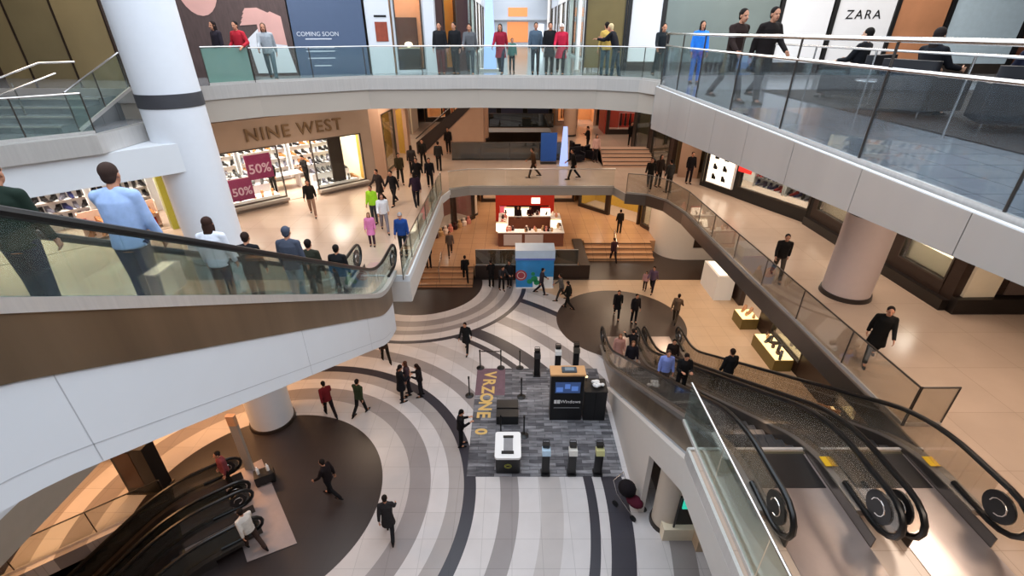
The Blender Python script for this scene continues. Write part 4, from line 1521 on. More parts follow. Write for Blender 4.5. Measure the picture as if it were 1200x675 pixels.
# pillar at the far right of the middle level and dark walls behind
pl = thing('square_pillar', 'tan square pillar between the far shops and the black framed shop', 'column', (10.2, 27.5, Z2), R(-20))
MB().box(-0.55, -0.4, 0, 0.55, 0.4, 5.0).build('shaft', PINKW, pl)
MB().box(-0.57, -0.42, 2.55, 0.57, 0.42, 2.6).build('joint', BROWN, pl)
FD = Frame((8.2, 33.5), (9.3, 28.0), Z2)
sd = storefront(FD, 'dark boutique with brown window displays left of the tan square pillar', 'shop', 4.8, 1, [(0.4, 2.4, 0.3, 3.2, True), (2.9, 5.2, 0.3, 3.2, True)], BROWN, depth=2.5, light=70, inner=mat('olive_wall', '5a4c34', 0.6))

struct('wall_gap', MB().prism([(-7.55, 26.1), (-7.2, 27.0), (-7.25, 27.35), (-7.5, 27.3), (-7.9, 26.4)], Z2, -1.0), PINKW)
# ------------------------------------------------------------------ golden shop and far middle level
FG = Frame((-7.25, 27.0), (-6.9, 33.2), Z2)
sg = storefront(FG, 'golden lit shop with round plaques, just beyond the tan-fronted shoe shop', 'shop', 4.9, 1, [(0.5, 2.8, 0.2, 3.4, True), (3.4, 5.6, 0.0, 3.2, False)], PINKW, depth=1.3, light=130, inner=mat('gold_wall', 'c9a24a', 0.5))
for x, z in ((1.2, 2.5), (2.3, 2.3), (1.3, 1.3), (2.4, 1.2)):
    t = FG.thing('round_plaque', 'round golden plaque in the window of the golden shop', 'decoration', x, 0.6, z, group='golden plaques in the window')
    MB().cyl((0, 0, 0), (0, 0.05, 0), 0.42, n=24).build('disc', mat('olive_gold', '8f7f22', 0.4, 0.3), t, smooth=True)
    MB().tube([(0.42 * math.cos(a), -0.01, 0.42 * math.sin(a)) for a in [2 * PI * i / 20 for i in range(20)]], 0.035, 6, closed=True).build('rim', GOLD, t, smooth=True)
fs = thing('staircase', 'dark sided flight of stairs climbing to the right behind the left walkway crowd', 'stairs', (-6.4, 33.2, Z2))
for i in range(14):
    MB().box(i * 0.32, 0, 0, (i + 1) * 0.32, 2.2, 0.0 + (i + 1) * 0.28).build('step', PINKW, fs)
MB().frontprism([(-0.1, 0.0), (0.35, 0.0), (4.7, 3.9), (4.7, 4.4), (-0.1, 0.75)], -0.08, -0.01).build('stringer', BROWN, fs)
MB().tube([(-0.1, -0.05, 1.0), (4.6, -0.05, 4.85)], 0.04, 8).build('handrail', STEELK, fs)
s3 = thing('steps', 'brown steps between the right guard curve and the far red display', 'stairs', (7.3, 29.4, Z2))
for i in range(5):
    MB().box(-1.65, i * 0.35, 0.0, 1.5, 2.2, 0.16 * (i + 1)).build('step', PINKW, s3)
    MB().box(-1.65, i * 0.35 - 0.01, 0.16 * (i + 1) - 0.04, 1.5, i * 0.35 + 0.02, 0.16 * (i + 1) + 0.004).build('nosing', BROWN, s3)
# far shopfronts of the middle level
far = [
    (-15.0, -8.2, 40.0, 'far tan shopfront with pale windows at the left end of the middle level', TANW, CREAM, 120),
    (-8.0, -3.8, 46.0, 'far narrow shopfront with dark frame left of the blue lit sign', BROWN, mat('apricot', 'd9a06a', 0.6), 120),
    (-3.6, 3.6, 46.0, 'far shopfront with a blue lit sign strip in the centre of the middle level', DARK, mat('dim_blue_wall', '3c3a50', 0.6), 60),
    (3.8, 7.4, 44.0, 'far apricot shopfront right of the blue lit sign', PINKW, mat('apricot', 'd9a06a'), 160),
    (7.6, 14.5, 40.0, 'far shopfront with a red display at the right end of the middle level', BROWN, mat('red_wall', 'a83a28', 0.6), 160),
]
for (x0, x1, yy, lb, m_, im, pw) in far:
    Ff = Frame((x0, yy), (x1, yy), Z2)
    L = x1 - x0
    n = max(2, int(L / 2.4))
    ops = [(L * i / n + 0.2, L * (i + 1) / n - 0.2, 0.0 if i == n // 2 else 0.35, 3.1, i != n // 2) for i in range(n)]
    tt = storefront(Ff, lb, 'shop', 4.9, 1, ops, m_, depth=3.0, light=pw, inner=im)
    if 'blue lit' in lb:
        MB().box(0.8, -0.1, 3.7, 5.2, -0.02, 4.1).build('sign_strip', emis('indigo_sign', '5a58c8', 1.2), tt)
        MB().box(3.0, -0.12, 3.2, 5.2, -0.02, 3.55).build('white_sign', LIT, tt)
for i, (x, y, c_) in enumerate(((-11, 41.2, '8a6a40'), (-6, 47, 'a03020'), (5, 45, '6a2a20'), (9.5, 41, 'c03020'), (12, 41, 'b87a50'))):
    t = thing('display_rack', 'clothes rack in the ' + ('far left tan shopfront', 'narrow dark shopfront', 'apricot shopfront', 'red shopfront, its left side', 'red shopfront, its right side')[i], 'display', (x, y, Z2 + 0.02))
    MB().tube([(-0.7, 0, 0), (-0.7, 0, 1.5), (0.7, 0, 1.5), (0.7, 0, 0)], 0.02, 6).build('frame', STEEL, t)
    for k in range(7):
        MB().hexa([(-0.6 + k * 0.19, -0.22, 0.5), (-0.5 + k * 0.19, -0.22, 0.5), (-0.5 + k * 0.19, 0.22, 0.5), (-0.6 + k * 0.19, 0.22, 0.5), (-0.57 + k * 0.19, -0.15, 1.45), (-0.53 + k * 0.19, -0.15, 1.45), (-0.53 + k * 0.19, 0.15, 1.45), (-0.57 + k * 0.19, 0.15, 1.45)]).build('garment', fabric(c_ if k % 2 else '2a2020'), t)


def pylon(label, x, y, z, h):
    t = thing('tapering_pylon', label, 'sign', (x, y, z))
    MB().hexa([(-0.26, -0.14, 0.08), (0.26, -0.14, 0.08), (0.26, 0.14, 0.08), (-0.26, 0.14, 0.08), (-0.12, -0.08, h), (0.12, -0.08, h), (0.12, 0.08, h), (-0.12, 0.08, h)]).build('lit_body', LITB, t)
    MB().box(-0.42, -0.2, 0, 0.42, 0.2, 0.08).build('base', STEEL, t)
    return t


pylon('tapering light blue lit pylon at the back of the middle bridge', 3.2, 29.6, Z2, 2.4)
pylon('tapering light blue lit pylon on the top level behind the far guard', -0.9, 21.6, 0, 3.2)
t = thing('blue_banner', 'deep blue banner panel left of the lower light blue pylon', 'banner', (2.3, 30.4, Z2))
MB().box(-0.5, -0.03, 0.15, 0.5, 0.03, 1.9).build('cloth', mat('deep_blue', '1c4f9c', 0.6), t)
MB().box(-0.5, -0.2, 0.0, 0.5, 0.2, 0.05).build('foot', STEELK, t)
for i, (x, y) in enumerate(((4.2, 31.0), (5.2, 31.6), (4.4, 33.0))):
    t = thing('dark_armchair', ('nearest', 'rightmost', 'farthest')[i] + ' dark armchair of the seating beside the far opening', 'chair', (x, y, Z2), R(200 + 40 * i))
    MB().rbox(-0.4, -0.4, 0.1, 0.4, 0.4, 0.42, 0.08).build('seat', fabric('17141a'), t)
    MB().rbox(-0.4, -0.42, 0.42, 0.4, -0.25, 0.85, 0.06).build('backrest', fabric('17141a'), t)
    for sx in (-0.4, 0.27):
        MB().rbox(sx, -0.3, 0.42, sx + 0.13, 0.38, 0.6, 0.05).build('armrest', fabric('17141a'), t)

# ------------------------------------------------------------------ ground level, far platform
PZ = -11.2
k = thing('counter_ring', 'white topped shop counter ring with brown fronts on the far platform', 'counter', (1.2, 31.0, PZ))
for (x0, y0, x1, y1) in ((-2.1, -1.8, 2.2, -1.2), (-2.1, 1.3, 2.2, 1.9), (-2.1, -1.2, -1.5, 1.3), (1.6, -1.2, 2.2, 1.3)):
    MB().box(x0, y0, 0, x1, y1, 0.95).build('cabinet', mat('rosy_brown', '7a4a38', 0.5), k)
    MB().box(x0 - 0.04, y0 - 0.04, 0.95, x1 + 0.04, y1 + 0.04, 1.0).build('countertop', WHITEG, k)
for x0 in (-1.75, -0.35):
    MB().hexa([(x0, -1.86, 0.1), (x0 + 1.2, -1.86, 0.1), (x0 + 1.2, -1.81, 0.1), (x0, -1.81, 0.1), (x0, -1.86, 0.85), (x0 + 1.2, -1.86, 0.85), (x0 + 1.2, -1.81, 0.85), (x0, -1.81, 0.85)]).build('front_panel', COLM, k)
cosm = []
for hx in ('f3e2d6', 'd98a7a', '3a1a1a', 'c8a070'):
    m_ = MB().lathe([(0.05, 0), (0.055, 0.09), (0.03, 0.1), (0.03, 0.16)], n=8)
    cosm.append(m_.mesh('cosmetic_jar', mat('jar_' + hx, hx, 0.3)))
for i in range(46):
    s_ = i % 4
    if s_ < 2:
        x, y = random.uniform(-2, 2.1), random.choice((-1.5, 1.6)) + random.uniform(-.2, .2)
    else:
        x, y = random.choice((-1.8, 1.9)) + random.uniform(-.15, .15), random.uniform(-1.1, 1.2)
    put(random.choice(cosm), 'cosmetic_jar', (1.2 + x, 31 + y, PZ + 1.0), 0, 'small jar standing on the white counter ring', 'jar', 'jars on the counter ring', random.uniform(1.2, 2.4))
for i, (x, y) in enumerate(((-0.7, 29.55), (-0.2, 32.6), (1.0, 32.6), (2.4, 32.6), (2.95, 30.2))):
    t = thing('display_tray', 'lit cream display stand, ' + ('at the front left corner of', 'far left on', 'far centre on', 'far right on', 'right side of')[i] + ' the counter ring', 'display', (x, y, PZ + 1.0))
    MB().hexa([(-.35, -.2, 0), (.35, -.2, 0), (.35, .2, 0), (-.35, .2, 0), (-.35, .05, .4), (.35, .05, .4), (.35, .2, .4), (-.35, .2, .4)]).build('case', LIT, t)
    MB().box(-.36, .2, 0, .36, .23, .5).build('back', RED if i == 3 else CREAM, t)
rp = thing('red_portal', 'red shop portal with a lit sign behind the counter ring', 'shop', (0.95, 33.9, PZ), 0, None, 0.8)
MB().box(-2.7, 0, 1.55, 2.7, 0.5, 2.7).build('header', mat('bright_red', 'd23222', 0.5), rp)
MB().box(-2.7, 0, 0, -2.35, 0.5, 1.55).build('leg', mat('bright_red', 'd23222'), rp)
MB().box(2.35, 0, 0, 2.7, 0.5, 1.55).build('leg', mat('bright_red', 'd23222'), rp)
MB().box(-2.35, 1.6, 0, 2.35, 1.7, 2.9).build('back_wall', mat('plum', '2a1420', 0.6), rp)
MB().box(0.6, -0.04, 1.75, 1.4, 0, 2.3).build('lit_sign', LIT, rp)
MB().box(-2.3, -0.06, 0.2, -1.7, -0.02, 1.5).build('poster', emis('pink_poster', 'd85a6a', 0.7), rp)
for i, (a, b, lb, wc, ic) in enumerate((
    ((-8.2, 27.3), (-2.8, 34.6), 'shop at the far left of the ground-level platform with colourful goods', BROWN, mat('dusky_pink', '8a5a50', 0.6)),
    ((-2.6, 38.5), (5.2, 38.5), 'dark fronted shop behind the red portal on the ground level', BROWN, mat('apricot', 'd9a06a')),
    ((5.4, 37.5), (9.3, 33.2), 'shop with a yellow lit window at the far right of the platform', BROWN, mat('mustard', 'c8a040', 0.6)),
    ((9.4, 33.0), (10.4, 30.4), 'narrow white lit window between the mustard shop and the white curved wall', BROWN, CREAM))):
    Ff = Frame(a, b, PZ)
    L = Ff.L
    n = max(1, int(L / 2.2))
    storefront(Ff, lb, 'shop', 3.9, 1, [(L * j / n + 0.15, L * (j + 1) / n - 0.15, 0.25 if j != 1 else 0, 2.9, j != 1) for j in range(n)], wc, depth=2.2, light=110, inner=ic)
for i in range(14):
    x, y = -7.0 + i * 0.29, 28.3 + i * 0.40
    t = put(cosm[i % 4], 'merchandise', (x, y, PZ), 0, 'colourful item on show along the far left platform shop', 'goods', 'goods along the far left shop', 3.4)
cw = thing('curved_wall', 'white curved drywall block right of the right tan steps', 'wall', (11.0, 29.8, Z1))
arc = [(-1.2 + 1.6 - 1.6 * math.cos(R(a)), -1.6 * math.sin(R(a)) + 0.6) for a in range(0, 91, 10)]
MB().prism([(2.4, 0.6), (2.4, 2.4), (-1.2, 2.4)] + arc + [(2.4, -1.0)], 0, 4.9).build('shell', mat('warm_white_wall', 'cdc6bf'), cw, smooth=True)
MB().box(0.9, -1.06, 0.9, 2.2, -0.98, 2.0).build('opening', BROWN, cw)

# ------------------------------------------------------------------ ground level, right wall shops
FR = Frame((12.6, 26.0), (12.6, 8.0), Z1)
fr = storefront(FR, 'row of brown shopfronts on the ground level below the right walkway', 'shop', 4.9, 1, [(0.3, 1.6, 0.7, 2.8, True), (3.2, 5.4, 0.0, 2.8, False), (6.6, 9.2, 0.55, 2.8, True), (11.6, 14.4, 0.55, 2.8, True)], BROWN, depth=2.5, light=240, inner=CREAM)
for i, (x0, x1) in enumerate(((4.6, 5.6), (6.9, 9.0), (11.9, 14.3))):
    t = FR.thing('display_case', ('pale lit case at the far end of', 'golden lit case in the middle of', 'golden lit case of small goods at the near end of')[i] + ' the lower right shopfronts', 'display', x0, -0.95, 0.0)
    w = x1 - x0
    MB().box(0, 0, 0, w, 0.85, 0.6).build('base', mat('olive_base', '6a5a2c', 0.5), t)
    MB().box(0.03, 0.03, 0.6, w - 0.03, 0.82, 0.63).build('lit_top', emis('warm_case', 'f6dca0', 1.2), t)
    for q in range(int(w / 0.25)):
        put(random.choice((cosm[2], SHOES['black'], cosm[3], SHOES['tan'])), 'trinket', FR.p(x0 + 0.15 + q * 0.25, -0.95 + random.uniform(.2, .65), 0.632), random.random() * 3, 'small item on a lit case in the lower right shopfronts', 'goods', 'small goods on the lit cases', 1.5)
t = thing('white_cabinet', 'white cabinet with a lit top at the edge of the tan floor', 'cabinet', (11.9, 24.6, Z1))
MB().box(-0.5, -1.2, 0, 0.5, 0.9, 1.5).build('body', WHITE, t)
MB().box(-0.35, -1.0, 1.5, 0.35, 0.7, 1.52).build('lit_top', LIT, t)

# ------------------------------------------------------------------ promo stand
a_ = thing('promo_stand', 'blue promotional stand with a pale header in front of the far platform', 'stand', (1.33, 25.35, Z1))
MB().box(-1.12, -0.55, 0.0, 1.12, 0.55, 0.06).build('base', WHITEG, a_)
MB().box(-1.1, -0.5, 0.06, 1.1, 0.5, 1.85).build('body', mat('sky_blue_print', '2f86c8', 0.4, var=0.35, scale=1.2), a_)
MB().box(-1.14, -0.56, 1.85, 1.14, 0.56, 2.45).build('header', mat('pale_blue_print', 'bcd4ee', 0.4, var=0.15, scale=1.5), a_)
MB().box(-1.14, -0.565, 1.86, 1.14, -0.56, 1.96).build('header_stripe', mat('mid_blue', '4a66c4', 0.4), a_)
MB().box(-0.1, -0.505, 0.06, 1.08, -0.5, 0.75).build('snow_panel', mat('snow_print', 'dfe8ee', 0.5, var=0.1), a_)
rd = MB().cyl((-0.8, -0.51, 0.85), (-0.8, -0.50, 0.85), 0.34, n=28).build('red_disc', mat('dull_red_disc', 'a2404a', 0.5), a_)
MB().tube([(-0.8 + 0.22 * math.cos(x), -0.515, 0.85 + 0.22 * math.sin(x)) for x in [2 * PI * i / 20 for i in range(20)]], 0.02, 6, closed=True).build('ring', COLM, rd)
for (x, z, r) in ((-0.3, 0.45, 0.16), (-0.02, 0.62, 0.2), (0.12, 0.38, 0.17), (-0.1, 0.95, 0.12)):
    MB().cyl((x, -0.512, z), (x, -0.50, z), r, n=14).build('green_shape', mat('leaf_green_print', '1f8a5a', 0.5), a_)

# ------------------------------------------------------------------ booth on the ground floor
CPT = bpy.data.materials.new('plank_pattern_carpet')
CPT.use_nodes = True
_nt = CPT.node_tree
_b = _nt.nodes['Principled BSDF']
_b.inputs['Roughness'].default_value = 0.85
_g = _nt.nodes.new('ShaderNodeNewGeometry')
_br = _nt.nodes.new('ShaderNodeTexBrick')
_br.inputs['Scale'].default_value = 1.0
_br.inputs['Brick Width'].default_value = 0.62
_br.inputs['Row Height'].default_value = 0.15
_br.inputs['Mortar Size'].default_value = 0.006
_br.inputs['Color1'].default_value = (*hexc('4a494e'), 1)
_br.inputs['Color2'].default_value = (*hexc('8b8a8e'), 1)
_br.inputs['Mortar'].default_value = (*hexc('3a393d'), 1)
_nz = _nt.nodes.new('ShaderNodeTexNoise')
_nz.inputs['Scale'].default_value = 1.0
_mp = _nt.nodes.new('ShaderNodeMapping')
_mp.inputs['Scale'].default_value = (2.2, 9, 1)
_mx = _nt.nodes.new('ShaderNodeMix')
_mx.data_type = 'RGBA'
_mx.blend_type = 'OVERLAY'
_mx.inputs['Factor'].default_value = 0.9
for a1, b1 in ((_g.outputs['Position'], _br.inputs['Vector']), (_g.outputs['Position'], _mp.inputs[0]), (_mp.outputs[0], _nz.inputs['Vector']), (_br.outputs['Color'], _mx.inputs['A']), (_nz.outputs['Fac'], _mx.inputs['B']), (_mx.outputs['Result'], _b.inputs['Base Color'])):
    _nt.links.new(a1, b1)
cp = thing('carpet', 'grey purple plank-patterned carpet under the black booth', 'carpet', (1.1, 14.2, Z1))
MB().box(-2.66, -2.92, 0.001, 2.74, 3.0, 0.018).build('pile', CPT, cp)
MB().box(-2.66, 1.2, 0.018, -1.4, 3.0, 0.0195).build('red_print', mat('rust_print', '6f5660', 0.85, var=0.25, scale=4), cp)
for i, ch in enumerate('VRZONE'):
    text(ch, 0.74, GOLD, 'floor_letter', cp, (-2.08 - i * 0.035, 2.55 - i * 0.5, 0.021), rot=(0, 0, -PI / 2), extrude=0.002, bold=0.022, sx=0.95)
text('0', 0.62, GOLD, 'floor_letter', cp, (-2.3, -0.85, 0.021), rot=(0, 0, -PI / 2), extrude=0.002, bold=0.022)

bt = thing('booth_tower', 'tall black booth with a wood top, a dark screen and white lettering', 'kiosk', (2.09, 14.2, Z1 + 0.018))
MB().box(-0.62, -0.24, 0, 0.62, 0.24, 2.2).build('body', BLACKP, bt, bevel=0.01)
MB().box(-0.66, -0.28, 2.2, 0.66, 0.28, 2.27).build('wood_top', mat('light_wood', 'c89a6a', 0.5, var=0.15, scale=3, stretch=(1, 10, 10)), bt)
scn = MB().box(-0.5, -0.262, 1.35, 0.52, -0.24, 1.95).build('screen', BLACKP, bt)
MB().box(-0.46, -0.266, 1.39, 0.48, -0.262, 1.91).build('display', SCREEN, scn)
for x, w_, z in ((-0.42, 0.25, 1.45), (-0.1, 0.2, 1.6), (0.15, 0.25, 1.5)):
    MB().box(x, -0.269, z, x + w_, -0.266, z + 0.22).build('tile', emis('tile_glow', '4a6aa8', 0.9), scn)
lg = MB()
for (x0, x1, s0, s1) in ((-0.48, -0.38, 0.014, 0.006), (-0.365, -0.25, 0.004, -0.006)):
    lg.hexa([(x0, -0.25, 0.945 - s0 * 0), (x1, -0.25, 0.945 - 0.0), (x1, -0.24, 0.945), (x0, -0.24, 0.945), (x0, -0.25, 1.02 + 0), (x1, -0.25, 1.03), (x1, -0.24, 1.03), (x0, -0.24, 1.02)])
    lg.hexa([(x0, -0.25, 0.86), (x1, -0.25, 0.85), (x1, -0.24, 0.85), (x0, -0.24, 0.86), (x0, -0.25, 0.93), (x1, -0.25, 0.93), (x1, -0.24, 0.93), (x0, -0.24, 0.93)])
lg.build('logo', WHITEG, bt)
text('Windows', 0.21, WHITEG, 'lettering', bt, (0.15, -0.245, 0.94), extrude=0.004, sx=0.95)
MB().box(-0.48, -0.245, 0.62, 0.5, -0.24, 0.655).build('text_line', mat('grey_print', '8a8a8c', 0.5), bt)
dv = thing('tablet_device', 'small dark device lying on the wood top of the black booth', 'device', (2.14, 14.2, Z1 + 0.018 + 2.27))
MB().rbox(-0.28, -0.16, 0, 0.28, 0.14, 0.06, 0.03).build('body', mat('slate_device', '3c4a56', 0.4), dv)
MB().box(-0.16, -0.1, 0.06, 0.18, 0.08, 0.075).build('screen', mat('steel_blue', '7c8c98', 0.3), dv)
bc = thing('black_cabinet', 'black cabinet right beside the tall black booth, white bags on top', 'cabinet', (3.2, 14.2, Z1 + 0.018))
MB().box(-0.42, -0.26, 0, 0.42, 0.5, 1.42).build('body', BLACKP, bc, bevel=0.01)
MB().box(-0.015, -0.268, 0.05, 0.0, -0.26, 1.38).build('door_gap', mat('seam', '000000', 0.8), bc)
MB().box(-0.44, -0.28, 1.42, 0.44, 0.52, 1.45).build('top', BLACKP, bc)
pb_ = MB()
for i in range(9):
    pb_.ell((random.uniform(-.2, .25), random.uniform(-.12, .15), 0.07 + random.uniform(0, .05)), (random.uniform(.07, .13), random.uniform(.06, .1), .07), 10, 7)
wb = remeshed(pb_, 0.02, WHITEG, 'crumpled_bag', 1)
put(wb, 'crumpled_bag', (3.25, 14.3, Z1 + 0.018 + 1.45), 0, 'crumpled white bags lying on the black cabinet', 'bag', None)
sm_ = thing('small_lamp', 'small glowing desk lamp at the back left of the black cabinet', 'lamp', (2.9, 14.62, Z1 + 0.018 + 1.45))
MB().cyl((0, 0, 0), (0, 0, 0.14), 0.02, n=8).build('stem', BLACKP, sm_)
MB().ell((0, 0, 0.17), (0.05, 0.05, 0.045), 10, 7).build('bulb', LITW, sm_)

ot = thing('black_bench', 'low black two-part bench on the carpet beside the gold letters', 'bench', (-0.18, 14.15, Z1 + 0.018))
MB().rbox(-0.43, -0.45, 0.03, 0.43, -0.01, 0.42, 0.04).build('front_seat', mat('black_leather', '1a1b1c', 0.35, bump=0.1), ot)
MB().rbox(-0.43, 0.01, 0.03, 0.43, 0.47, 0.46, 0.04).build('rear_seat', mat('black_leather', '1a1b1c'), ot)
MB().box(-0.4, -0.42, 0, 0.4, 0.42, 0.03).build('plinth', BLACK, ot)

wc_ = thing('touch_table', 'black counter with a white rounded top and sunken grey tablet', 'counter', (-0.14, 11.95, Z1 + 0.018))
MB().rbox(-0.42, -0.55, 0, 0.42, 0.55, 0.72, 0.08).build('body', BLACKP, wc_)
MB().rbox(-0.45, -0.6, 0.72, 0.45, 0.6, 0.8, 0.1).build('white_top', WHITEG, wc_)
MB().box(-0.15, -0.3, 0.8, 0.17, 0.36, 0.806).build('tablet', mat('grey_tablet', '8c8c90', 0.3), wc_)
MB().box(-0.17, 0.3, 0.806, 0.19, 0.4, 0.83).build('tablet_edge', BLACKP, wc_)
MB().box(-0.22, -0.42, 0.806, 0.2, -0.3, 0.83).build('tablet_edge', BLACKP, wc_)
em = MB().tube([(0.12 * math.cos(x), -0.555, 0.36 + 0.09 * math.sin(x)) for x in [2 * PI * i / 16 for i in range(16)]], 0.012, 6, closed=True)
em.tube([(-0.1, -0.555, 0.36), (0, -0.555, 0.42), (0.1, -0.555, 0.36), (0, -0.555, 0.30)], 0.01, 6, closed=True)
em.build('emblem', mat('olive_emblem', '8a8a3c', 0.4), wc_)

SLB = [('front row, left one with a pale blue face', 1.15, 11.42, 'bcd6ea'), ('front row, middle one with a white face', 2.05, 11.42, 'e4e0d8'), ('front row, right one with a yellowish face', 2.95, 11.42, 'c9c58c'),
       ('back row, left one mostly black', 1.1, 16.75, '2c2c2e'), ('back row, middle one with a white top', 2.03, 17.0, 'd8d8d8'), ('back row, right one dark grey', 2.85, 17.15, '4a4640')]
for lb, x, y, c_ in SLB:
    t = thing('headset_stand', 'black headset stand in the ' + lb, 'stand', (x, y, Z1 + (0.018 if y < 17 else 0.019)))
    MB().rbox(-0.16, -0.16, 0, 0.16, 0.16, 0.05, 0.04).build('foot', BLACKP, t)
    MB().box(-0.13, -0.09, 0.05, 0.13, 0.09, 0.95).build('post', BLACKP, t, bevel=0.015)
    MB().hexa([(-.14, -.16, .98), (.14, -.16, .98), (.14, .08, .98), (-.14, .08, .98), (-.14, -.1, 1.16), (.14, -.1, 1.16), (.14, .12, 1.16), (-.14, .12, 1.16)]).build('face_panel', mat('panel_' + c_, c_, 0.3), t)
    MB().rbox(-0.12, 0.0, 1.2, 0.12, 0.16, 1.32, 0.04).build('headset', BLACKP, t)
    MB().tube([(-0.12, 0.08, 1.27), (-0.1, 0.2, 1.36), (0.1, 0.2, 1.36), (0.12, 0.08, 1.27)], 0.015, 6).build('strap', BLACK, t)

STL = [('at the top left corner of the carpet', -1.43, 17.25), ('second along the top edge of the carpet', -0.5, 17.25), ('third along the top edge of the carpet', 0.35, 17.25),
       ('standing left of the gold letters', -1.78, 15.4), ('just above the right corner of the black bench', 0.39, 15.3), ('behind the left corner of the white topped counter', -0.42, 13.2), ('behind the right corner of the white topped counter', 0.45, 13.15)]
for lb, x, y in STL:
    onc = y < 17.2 and x > -1.56
    t = thing('stanchion', 'black queue post ' + lb, 'post', (x, y, Z1 + (0.0185 if onc else 0.001)))
    MB().lathe([(0.18, 0), (0.18, 0.02), (0.1, 0.05), (0.03, 0.07)], n=20).build('base', BLACKP, t, smooth=True)
    MB().cyl((0, 0, 0.06), (0, 0, 0.95), 0.028, n=12).build('pole', BLACKP, t, smooth=True)
    MB().cyl((0, 0, 0.9), (0, 0, 1.0), 0.04, n=12).build('head', BLACK, t, smooth=True)
t = MB().wallseg((-1.38, 17.25), (-0.55, 17.25), Z1 + 0.9, Z1 + 0.95, 0.006).build('queue_belt', BLACK, world=True)
tag(t, 'black belt stretched between the first two posts at the top of the carpet', 'belt')

# ------------------------------------------------------------------ things under the right escalators
st_ = thing('stroller', 'dark stroller with a maroon seat parked against the white escalator wall', 'stroller', (3.75, 10.05, Z1), R(40))
MB().tube([(-0.25, -0.3, 0.15), (-0.25, 0.35, 0.55), (-0.25, 0.55, 1.0), (0.25, 0.55, 1.0), (0.25, 0.35, 0.55), (0.25, -0.3, 0.15)], 0.016, 8).build('frame', CHROME, st_, smooth=True)
hd_ = MB().ell((0, 0.18, 0.78), (0.27, 0.3, 0.27), 14, 9)
hd_.build('hood', fabric('151014'), st_, smooth=True)
MB().ell((0, -0.15, 0.5), (0.22, 0.3, 0.14), 14, 9).build('seat', fabric('4a1424'), st_, smooth=True)
for sx in (-0.27, 0.27):
    for yy in (-0.35, 0.35):
        MB().cyl((sx - 0.02, yy, 0.11), (sx + 0.02, yy, 0.11), 0.11, n=18).build('wheel', BLACK, st_)
tk = thing('ticket_machine', 'cream cabinet with a glowing teal screen under the right escalators', 'machine', (5.25, 9.25, Z1))
MB().box(-0.75, -0.3, 0, 0.45, 0.35, 0.5).build('cabinet', CREAM, tk)
MB().box(-0.4, -0.12, 0.5, 0.35, 0.2, 1.75).build('housing', BLACKP, tk)
MB().hexa([(-.3, -.16, 1.25), (.27, -.16, 1.25), (.27, -.12, 1.25), (-.3, -.12, 1.25), (-.3, -.16, 1.65), (.27, -.16, 1.65), (.27, -.12, 1.65), (-.3, -.12, 1.65)]).build('teal_screen', TEAL, tk)
MB().tube([(-0.45, -0.2, 0.4), (-0.42, -0.18, 1.8), (0.1, -0.18, 1.85)], 0.03, 6).build('frame', BLACKP, tk)

# ------------------------------------------------------------------ things at the lower left
tt = thing('totem', 'slim grey leaning-looking totem with an orange head beside the dim escalators', 'sign', (-9.15, 11.6, Z1))
MB().box(-0.13, -0.06, 0, 0.13, 0.06, 2.1).build('blade', COLG, tt)
MB().rbox(-0.15, -0.08, 2.1, 0.15, 0.08, 2.5, 0.05).build('head', mat('apricot_head', 'd09a70', 0.5), tt)
tt['label'] = 'slim grey totem with an orange head beside the dim escalators'
bx = thing('advert_pillar', 'squat black advert pillar on the orange lit floor at the lower left', 'sign', (-12.1, 10.85, Z1))
MB().box(-0.55, -0.25, 0.05, 0.55, 0.25, 2.0).build('body', BLACKP, bx)
MB().box(-0.45, -0.26, 0.3, 0.1, -0.25, 1.85).build('poster', mat('dim_poster', '3a2418', 0.4), bx)
MB().box(-0.6, -0.3, 0, 0.6, 0.3, 0.05).build('base', STEELK, bx)
bp = thing('signpost', 'thin dark signpost left of the squat black advert pillar', 'sign', (-13.0, 11.2, Z1))
MB().cyl((0, 0, 0.03), (0, 0, 2.5), 0.035, n=10).build('pole', DARK, bp)
MB().cyl((0, 0, 0), (0, 0, 0.03), 0.2, n=18).build('base', DARK, bp)
MB().box(-0.2, -0.02, 2.1, 0.2, 0.02, 2.45).build('plate', BROWN, bp)
pw = thing('planter_wall', 'long low dark planter wall behind the thin dark signpost', 'planter', (-15.6, 12.6, Z1))
MB().box(-2.2, -0.4, 0, 2.2, 0.4, 0.7).build('trough', BROWN, pw)
MB().box(-2.1, -0.3, 0.7, 2.1, 0.3, 0.72).build('soil', DARK, pw)
wg = [WELL[0], WELL[3]]
guard('dark rail guard along the far side of the lower left escalator well', [(WELL[0][0] - .12, WELL[0][1] + .15), (WELL[3][0] - .12, WELL[3][1] + .15)], Z1, 1.0, 1.8, GLASS, rm=BLACKP)
bw = thing('mop_bucket', 'two pale cleaning bottles on a low trolley by the dim escalators', 'trolley', (-8.35, 11.1, Z1), R(30))
MB().box(-0.3, -0.2, 0.1, 0.3, 0.2, 0.45).build('tray', BLACKP, bw)
for sx in (-0.15, 0.15):
    MB().lathe([(0.05, 0), (0.05, 0.2), (0.02, 0.26), (0.02, 0.3)], (sx, 0, 0.45), 10).build('bottle', WHITEG, bw)
for sx in (-0.25, 0.25):
    for sy in (-0.15, 0.15):
        MB().cyl((sx, sy - .02, 0.05), (sx, sy + .02, 0.05), 0.05, n=10).build('wheel', BLACK, bw)

